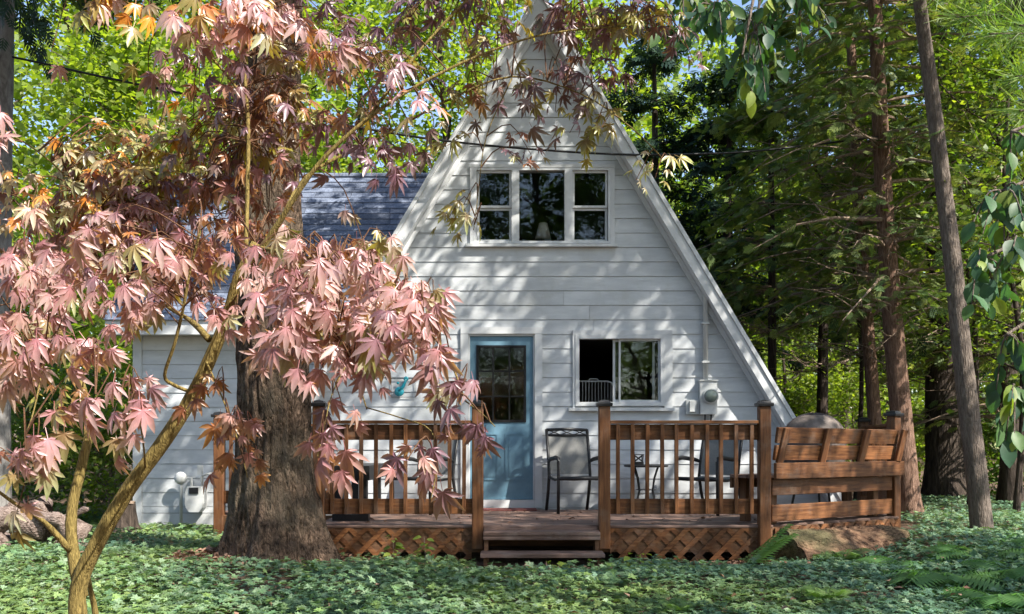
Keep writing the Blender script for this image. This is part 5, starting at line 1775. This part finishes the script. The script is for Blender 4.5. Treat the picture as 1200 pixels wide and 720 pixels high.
# cx, cy, rx, ry, depth lo, hi, leaves, leaf size, colours, hang (1 = drooping towards the viewer, 0 = flat spray overhead)
CL = [
    (300, 335, 75, 50, 2.30, 2.70, 46, .094, PINK + ROSE, 1), (390, 345, 85, 55, 2.15, 2.50, 54, .098, PINK, 1), (460, 370, 65, 50, 2.10, 2.40, 40, .096, PINK, 1),
    (360, 400, 65, 40, 2.15, 2.45, 34, .098, PINK + ROSE, 1), (445, 425, 65, 40, 2.05, 2.35, 32, .096, PINK + ROSE + PURP, 1), (515, 375, 38, 35, 2.10, 2.30, 18, .092, PINK, 1),
    (400, 290, 85, 25, 2.35, 2.65, 30, .092, PINK + PALE, 1), (235, 320, 35, 45, 2.45, 2.65, 16, .092, ROSE, 1), (500, 440, 40, 30, 2.05, 2.25, 12, .092, PINK + PURP, 1),
    (510, 510, 50, 45, 1.95, 2.15, 9, .100, PURP + ROSE, 1), (500, 575, 50, 25, 1.95, 2.1, 5, .105, PURP + ROSE, 1), (385, 485, 35, 35, 2.0, 2.25, 9, .098, PURP + ROSE, 1), (372, 530, 25, 25, 2.0, 2.1, 3, .10, ROSE, 1),
    (575, 500, 25, 20, 2.0, 2.1, 4, .095, PURP, 1),
    (100, 320, 100, 50, 2.35, 2.85, 46, .096, PINK, 1), (40, 300, 60, 40, 2.3, 2.8, 28, .096, PINK, 1), (165, 350, 45, 35, 2.3, 2.6, 22, .098, PINK, 1),
    (55, 380, 60, 45, 2.2, 2.7, 26, .098, PINK + ROSE, 1), (120, 405, 45, 25, 2.2, 2.5, 12, .098, PINK, 1), (60, 465, 30, 25, 2.1, 2.3, 6, .100, PINK, 1), (30, 500, 35, 35, 1.95, 2.2, 8, .104, PINK, 1),
    (110, 490, 22, 25, 2.1, 2.3, 4, .100, PINK, 1), (150, 445, 25, 20, 2.1, 2.3, 5, .100, PINK, 1), (160, 500, 42, 22, 1.9, 2.05, 8, .108, PINK, 1), (10, 580, 35, 25, 1.95, 2.15, 6, .100, PINK, 1), (0, 430, 40, 40, 2.1, 2.5, 12, .098, PINK + ROSE, 1),
    (60, 540, 40, 20, 2.5, 2.7, 5, .095, BRON + PURP, .6), (75, 440, 60, 40, 2.7, 2.95, 16, .092, BRON + OLIV, .4), (170, 290, 60, 40, 2.75, 3.0, 30, .090, PURP + BRON, .5),
    (130, 265, 110, 35, 2.75, 3.1, 46, .090, PURP + PINK + BRON, .6), (60, 235, 70, 35, 2.7, 3.1, 30, .090, ORAN + PALE + ROSE, .6), (165, 215, 80, 40, 2.7, 3.1, 36, .088, PALE + OLIV + BRON + ORAN, .5),
    (250, 250, 60, 40, 2.7, 3.0, 26, .088, PURP + BRON + ROSE, .5), (215, 165, 80, 40, 2.75, 3.15, 34, .088, OLIV + PALE + BRON, .4), (120, 190, 60, 30, 2.8, 3.1, 16, .086, ORAN + OLIV + PALE, .4),
    (330, 160, 60, 45, 2.7, 3.0, 30, .086, OLIV + BRON + PURP, .3), (280, 110, 60, 35, 2.6, 2.9, 24, .090, PURP + BRON, .6), (310, 55, 70, 40, 2.45, 2.8, 30, .096, PINK + ORAN + ROSE, .9), (225, 75, 50, 25, 2.5, 2.8, 10, .092, ROSE + PURP, .8),
    (270, 15, 100, 22, 2.45, 2.8, 30, .094, PINK + ORAN, .8), (170, 10, 60, 18, 2.5, 2.8, 10, .092, PINK + ORAN + OLIV, .7), (390, 60, 35, 35, 2.45, 2.7, 12, .092, PINK + PURP, .8),
    (400, 110, 50, 40, 2.6, 2.9, 20, .085, PURP + BRON + OLIV, .4), (420, 175, 55, 25, 2.6, 2.9, 16, .085, PURP, .7), (480, 135, 25, 14, 2.3, 2.45, 6, .092, PINK, .9), (455, 85, 45, 22, 2.4, 2.6, 8, .088, PINK + PURP, .7),
    (440, 25, 60, 25, 2.6, 2.9, 22, .084, PURP, .5), (540, 20, 70, 20, 2.6, 2.95, 24, .082, PURP, .5), (640, 18, 60, 18, 2.7, 3.0, 20, .080, PURP, .5), (740, 25, 60, 22, 2.65, 2.95, 22, .082, PURP + OLIV, .5),
    (640, 75, 50, 30, 2.85, 3.1, 14, .078, PURP, .5), (690, 95, 50, 25, 2.8, 3.05, 14, .078, PURP, .5), (600, 120, 55, 25, 2.8, 3.1, 16, .080, OLIV + PURP, .4), (660, 135, 45, 22, 2.8, 3.0, 13, .080, OLIV + PURP, .4),
    (690, 160, 30, 18, 2.75, 2.95, 9, .084, OLIV, .7), (620, 175, 35, 20, 2.75, 2.95, 7, .080, OLIV + PURP + BRON, .7), (740, 200, 35, 28, 2.8, 3.0, 8, .078, OLIV + PALE, .5), (545, 245, 32, 40, 2.7, 2.95, 14, .084, OLIV + PALE, .7),
    (530, 175, 35, 25, 2.75, 2.95, 10, .082, OLIV + PURP, .5), (790, 70, 35, 25, 2.7, 2.9, 8, .082, PURP, .6), (560, 110, 20, 18, 2.8, 3.0, 5, .08, OLIV + BRON, .5),
    (285, 520, 35, 35, 2.4, 2.6, 12, .086, BRON + ROSE, .9), (290, 560, 25, 20, 2.4, 2.55, 6, .086, BRON + ROSE, .9), (232, 480, 20, 18, 2.5, 2.6, 5, .08, BRON, .7), (262, 465, 30, 15, 2.5, 2.6, 5, .08, BRON + OLIV, .6),
    (230, 300, 60, 45, 2.75, 3.0, 26, .088, PURP + BRON + ROSE, .5), (190, 255, 70, 40, 2.85, 3.1, 30, .086, PURP + OLIV + BRON, .4), (285, 265, 45, 25, 2.7, 2.9, 14, .086, ROSE + BRON, .5),
    (480, 30, 70, 28, 2.6, 2.95, 26, .080, PURP + OLIV, .4), (580, 35, 70, 26, 2.65, 3.0, 28, .080, PURP + OLIV, .4), (690, 30, 70, 24, 2.7, 3.0, 26, .080, PURP + OLIV, .4), (790, 20, 50, 26, 2.7, 2.95, 16, .080, PURP + OLIV, .4), (420, 70, 60, 35, 2.6, 2.9, 20, .082, OLIV + PURP, .4), (520, 90, 60, 30, 2.65, 2.9, 16, .080, OLIV + PURP, .4),
    (250, 205, 60, 45, 2.75, 3.05, 30, .088, OLIV + BRON + PURP, .4), (300, 225, 45, 40, 2.7, 2.95, 22, .088, PURP + BRON + ROSE, .5), (215, 335, 45, 30, 2.7, 2.95, 20, .088, PURP + ROSE, .6), (330, 110, 50, 40, 2.65, 2.9, 18, .088, PURP + BRON + OLIV, .5),
    (190, 300, 60, 35, 2.75, 3.05, 26, .088, PURP + ROSE + PINK, .6), (100, 245, 80, 40, 2.7, 3.0, 26, .088, ORAN + PALE + PURP, .5), (140, 175, 70, 35, 2.8, 3.1, 22, .086, OLIV + ORAN + PALE, .4), (262, 492, 22, 22, 2.45, 2.6, 8, .084, BRON + PURP, .8), (258, 540, 14, 20, 2.45, 2.55, 4, .084, BRON, .8),
    # beyond the picture; first row is unseen foliage added to shade the upper leaves
    (760, -110, 90, 60, 2.35, 2.75, 60, .090, PURP + OLIV, .3), (870, -150, 90, 60, 2.25, 2.7, 55, .090, PURP + OLIV, .3), (660, -140, 90, 60, 2.4, 2.8, 50, .090, PURP + OLIV, .3), (960, -200, 80, 60, 2.2, 2.6, 40, .090, PURP + OLIV, .3),
    (-110, 330, 90, 90, 2.3, 3.0, 55, .095, PINK + ROSE, .8), (-90, 200, 90, 70, 2.5, 3.1, 45, .09, PURP + PINK, .6), (-80, 480, 60, 60, 2.2, 2.7, 22, .096, PINK, .9),
    (200, -60, 160, 40, 2.5, 3.1, 60, .09, PINK + BRON, .6), (480, -60, 140, 40, 2.5, 3.0, 45, .086, PURP + PINK, .5), (680, -50, 90, 30, 2.6, 3.0, 22, .082, PURP, .5), (60, 60, 0.1, 0.1, 2.6, 2.7, 1, .09, ROSE, .6),
]
limb_pts = [p for pts, rr in limbs for p in pts[len(pts) // 3:]]
LP = np.array(limb_pts)
tw = MB()
L_pos, L_a, L_n, L_s, L_c, L_t = [], [], [], [], [], []
for (cx, cy, rx, ry, d0, d1, n_, ls, cols, hang) in CL:
    if cy < 300 and cx < 450 and hang < .85: n_ = int(n_ * (2.3 if 150 < cy and cx < 340 else 1.7))
    elif cx > 560 and cy < 260: n_ = int(n_ * 1.6)
    elif hang == 1 and n_ > 20: n_ = int(n_ * 1.6)
    if cx > 420 and cy < 265: cols = [tuple(np.array(q) * (.8 if q in PURP else 1.0)) for q in cols]; hang = min(hang, random.uniform(.2, .5))  # purples over the gable darkened, shade put into the leaf colour
    ntw = max(1, int(round(n_ / 5.0)))
    left = n_
    for k_ in range(ntw):
        r_ = math.sqrt(random.random()); a_ = random.uniform(0, 6.283)
        end = P(cx + rx * r_ * math.cos(a_), cy + ry * r_ * math.sin(a_), random.uniform(d0, d1))
        e_ = np.array(end)
        # twig starts on the nearest limb, preferring ones above
        dist = np.linalg.norm(LP - e_, axis=1) + .35 * np.maximum(0, e_[2] - LP[:, 2])
        st_ = Vector(LP[int(np.argmin(dist))])
        mid = st_.lerp(end, .55) + Vector((random.uniform(-.03, .03), random.uniform(-.03, .03), .05 + random.uniform(0, .03)))
        pts = smooth_path([st_, mid, end], 3)
        tw.tube(pts, [.0022, .0021, .0019, .0017, .0015, .0013, .0011][:len(pts)], 5, False)
        m0 = min(left, max(1, int(math.ceil(left / (ntw - k_)))))
        left -= m0
        dirn = (end - mid); dirn.z *= .4
        hd = dirn.normalized() if dirn.length > 1e-4 else Vector((1, 0, 0))
        for q in range(m0):
            t = 1.0 if q == 0 else 1.0 - .20 * ((q + 1) // 2) + random.uniform(-.05, .05)
            pp = path_at(pts, max(.25, min(1, t)))
            sd_ = 0 if q == 0 else (1 if q % 2 else -1)
            lat = Vector((-hd.y, hd.x, 0)) * sd_
            out = hd * .6 + lat * 1.0 + Vector((random.gauss(0, .35), random.gauss(0, .35), 0))
            if out.length < .1: out = Vector((0, -1, 0))
            out.normalize()
            ax_ = out * (1 - .55 * hang) + Vector((0, -.22 * hang, -.20 - .75 * hang)) + Vector((random.gauss(0, .22), random.gauss(0, .2), random.gauss(0, .2)))
            ax_.normalize()
            nn_ = Vector((.12, -.20 - .75 * hang, 1.0 - .45 * hang)) + Vector((random.gauss(0, .42), random.gauss(0, .33), random.gauss(0, .33)))
            s_ = ls * .585 * random.choice((random.uniform(.5, .9), random.uniform(.8, 1.22)))
            foot = pp + ax_ * (.45 * s_) * .8 + out * .03
            L_pos.append(foot); L_a.append(ax_); L_n.append(nn_); L_s.append(s_); L_t.append(random.choice((1, 2, 3, 4, 5, 6, 7, 9) if hang > .6 else (0, 1, 4, 8, 7)))
            if cols[0] in PINK and random.random() < .13: cc_ = PALE + OLIV + PURP
            else: cc_ = cols
            c_ = np.array(random.choice(cc_)) * random.uniform(.78, 1.2)
            c2 = np.array(random.choice(cols))
            L_c.append(np.clip(c_ * .8 + c2 * .2, 0, 1))
tag(tw.build('twigs', bark('red_brown_twig_bark', (0.07, 0.035, 0.022), (0.16, 0.085, 0.045), vs=(60, 60, 60), bump=.2, dist=.002), maple), kind='stuff')
L_pos = np.array(L_pos); L_a = np.array(L_a); L_n = np.array(L_n); L_s = np.array(L_s); L_c = np.array(L_c); L_t = np.array(L_t)
px_ = 600 + L_pos[:, 0] * F / L_pos[:, 1]; py_ = HY - (L_pos[:, 2] - CZ) * F / L_pos[:, 1]
kp = ~((px_ > 450) & (px_ < 494) & (py_ > 415) & (py_ < 468))
L_pos, L_a, L_n, L_s, L_c, L_t = L_pos[kp], L_a[kp], L_n[kp], L_s[kp], L_c[kp], L_t[kp]
LR = frames(L_a, L_n)
px_ = 600 + L_pos[:, 0] * F / L_pos[:, 1]; py_ = HY - (L_pos[:, 2] - CZ) * F / L_pos[:, 1]
inv = (px_ > 5) & (px_ < 1195) & (py_ > 2) & (py_ < 715)
score = np.where(inv, L_s / L_pos[:, 1], 0) * RNG.uniform(.9, 1.1, len(L_s)) - .0 * L_pos[:, 1]
# the nearest big leaves are parts of their own
order = np.argsort(-score)
own = order[:300]; rest = order[300:]
leaf_me = []
for tv, tf in T_MAPLES:
    leaf_me.append(np_mesh('leaf', tv, tf, M_MAPLEO, leaf_grad(tv)))
for i in own:
    o = bpy.data.objects.new('leaf', leaf_me[L_t[i]])
    Mm = Matrix(LR[i] * L_s[i]).to_4x4(); Mm.translation = Vector(L_pos[i])
    o.color = (*[float(q) for q in L_c[i]], 1)
    link(o, maple, Mm)
Vs, F4, F3, Ts = [], [], [], []; off = 0
for t in range(len(T_MAPLES)):
    idx = rest[L_t[rest] == t]
    if not len(idx): continue
    V, fs = scatter(*T_MAPLES[t], L_pos[idx], LR[idx], L_s[idx])
    Vs.append(V); F4.append(fs[0] + off); F3.append(fs[1] + off); Ts.append((L_c[idx][:, None, :] * LG[t][None]).reshape(-1, 3)); off += len(V)
me = np_mesh('foliage', np.concatenate(Vs), [np.concatenate(F4), np.concatenate(F3)], M_MAPLE, np.concatenate(Ts))
tag(link(bpy.data.objects.new('foliage', me), maple), kind='stuff')

# ------------------------------------------------------------------ broadleaf branches hanging in at the right and top


def hanging_tree(name, label, base, tpath, r0, sprigs, lsize, cols, own_max):
    root = thing(name, base, label, 'tree')
    m_ = MB(); tp = smooth_path(tpath, 5)
    m_.tube(tp, [r0 + (.03 - r0) * i / (len(tp) - 1) for i in range(len(tp))], 12, True)
    pos, aa, nn_, ss, cc = [], [], [], [], []
    TP = tp
    for (cx, cy, rx, ry, d0, d1, n_, ls) in sprigs:
        cen_ = P(cx, cy, (d0 + d1) / 2)
        st_ = min(TP, key=lambda q: (q - cen_).length)
        hub = cen_ + Vector((0, 0, .15))
        m_.tube(smooth_path([st_, st_.lerp(hub, .5) + Vector((0, 0, .18)), hub], 3), [.016, .014, .012, .010, .008, .007, .006], 6, False)
        for k_ in range(max(1, n_ // 6)):
            r_ = math.sqrt(random.random()); a_ = random.uniform(0, 6.283)
            end = P(cx + rx * r_ * math.cos(a_), cy + ry * r_ * math.sin(a_), random.uniform(d0, d1))
            pts = smooth_path([hub, hub.lerp(end, .5) + Vector((0, 0, .05)), end], 3)
            m_.tube(pts, [.005, .0045, .004, .0035, .003, .0025, .002], 5, False)
            for q in range(6):
                pp = path_at(pts, 1 - .15 * q if q < 6 else .3)
                hd = (end - hub); hd = hd.normalized() if hd.length > 1e-3 else Vector((1, 0, 0))
                lat = Vector((-hd.y, hd.x, 0)) * (1 if q % 2 else -1)
                ax_ = (hd * .5 + lat * .5 + Vector((random.gauss(0, .3), random.gauss(0, .3) - .1, -.75))).normalized()
                pos.append(pp); aa.append(ax_); nn_.append(Vector((random.gauss(0, .7), -.6 + random.gauss(0, .6), .8)))
                ss.append(ls * random.uniform(.4, 1.15)); cc.append(rand_tints(1, cols if random.random() < .85 else LIT_GREENS, .3)[0])
    m_.build('trunk', M_BARK_GREY, root, smooth=True)
    pos = np.array(pos); R_ = frames(np.array(aa), np.array(nn_)); ss = np.array(ss); cc = np.array(cc)
    px_ = 600 + pos[:, 0] * F / pos[:, 1]; py_ = HY - (pos[:, 2] - CZ) * F / pos[:, 1]
    inv = (px_ > 4) & (px_ < 1196) & (py_ > 2)
    order = np.argsort(-np.where(inv, ss / pos[:, 1], 0))
    n_own = min(own_max, int(inv.sum()))
    lm = np_mesh('leaf', T_OVAL[0], T_OVAL[1], M_BROADO)
    for i in order[:n_own]:
        o = bpy.data.objects.new('leaf', lm)
        Mm = Matrix(R_[i] * ss[i]).to_4x4(); Mm.translation = Vector(pos[i])
        o.color = (*[float(q) for q in cc[i]], 1)
        link(o, root, Mm)
    rest = order[n_own:]
    if len(rest):
        me = scatter_mesh('foliage', *T_OVAL, pos[rest], R_[rest], ss[rest], M_BROAD, cc[rest])
        tag(link(bpy.data.objects.new('foliage', me), root), kind='stuff')
    return root


BG = [(.045, .11, .065), (.055, .125, .055), (.085, .165, .045), (.04, .09, .058)]
b = Vector((2.75, 4.05, gz(2.75, 4.05) - .05))
hanging_tree('dogwood_tree', 'broadleaf tree hanging oval green leaves in at the right edge and top', b,
             [b, Vector((2.72, 4.05, 1.2)), Vector((2.65, 4.1, 2.4)), Vector((2.3, 4.4, 3.2)), Vector((1.7, 4.8, 3.75)), Vector((1.1, 5.1, 3.9))], .07,
             [(1175, 270, 45, 60, 3.3, 3.9, 42, .085), (1150, 350, 40, 40, 3.3, 3.8, 36, .085), (1195, 340, 40, 50, 3.2, 3.7, 30, .085), (1180, 440, 25, 25, 3.3, 3.6, 18, .085), (1190, 510, 25, 40, 3.2, 3.5, 30, .085), (1185, 200, 35, 30, 3.4, 3.9, 18, .08), (1260, 400, 60, 150, 3.2, 3.9, 60, .085),
              (840, 45, 45, 40, 4.6, 5.2, 84, .095), (885, 70, 40, 50, 4.6, 5.2, 84, .095), (800, 20, 45, 30, 4.7, 5.3, 60, .095), (930, 30, 45, 40, 4.6, 5.1, 66, .09), (870, 100, 20, 22, 4.6, 4.9, 14, .095), (900, -30, 120, 30, 4.5, 5.3, 60, .095)],
             .085, BG, 290)

# pine bough at the upper right corner
b = Vector((3.9, 5.0, gz(3.9, 5.0) - .05))
pine = thing('pine_tree', b, 'long-needled pine bough reaching in at the upper right corner', 'tree')
m_ = MB(); m_.tube(smooth_path([b, Vector((3.9, 5.0, 2)), Vector((3.85, 5.0, 4)), Vector((3.8, 5, 6.5))], 4), [.13 - .006 * i for i in range(13)], 12)
pos, aa = [], []
for (px, py, d) in ((1160, 40, 4.1), (1195, 30, 4.0), (1120, 20, 4.2), (1190, 90, 4.0), (1160, -20, 4.1), (1100, -10, 4.3), (1195, 130, 4.0), (1220, 60, 4.0)):
    tip = P(px, py, d)
    st_ = Vector((3.87, 5.0, tip.z + .15))
    pts = smooth_path([st_, st_.lerp(tip, .5) + Vector((0, 0, .1)), tip], 4)
    m_.tube(pts, [.014 - .0012 * i for i in range(len(pts))], 6, False)
    for k_ in range(420):
        t = random.uniform(.55, 1.0)
        pp = path_at(pts, t); hd = (tip - st_).normalized()
        pos.append(pp); aa.append((hd * random.uniform(.3, 1) + Vector((random.gauss(0, .55), random.gauss(0, .55), random.gauss(0, .5) - .1))))
m_.build('trunk', M_BARK_GREY, pine, smooth=True)
T_NEEDLE = (np.array([(0, 0, 0), (.014, .5, 0), (0, 1, -.12), (-.014, .5, 0)], float), [np.array([[0, 1, 2, 3]])])
n_ = len(pos); pos = np.array(pos)
me = scatter_mesh('needles', *T_NEEDLE, pos, frames(np.array(aa), RNG.normal(0, 1, (n_, 3))), .15 * RNG.uniform(.7, 1.2, n_), M_FERN, rand_tints(n_, [(.17, .27, .07), (.24, .31, .09), (.12, .21, .07)]))
link(bpy.data.objects.new('needles', me), pine)
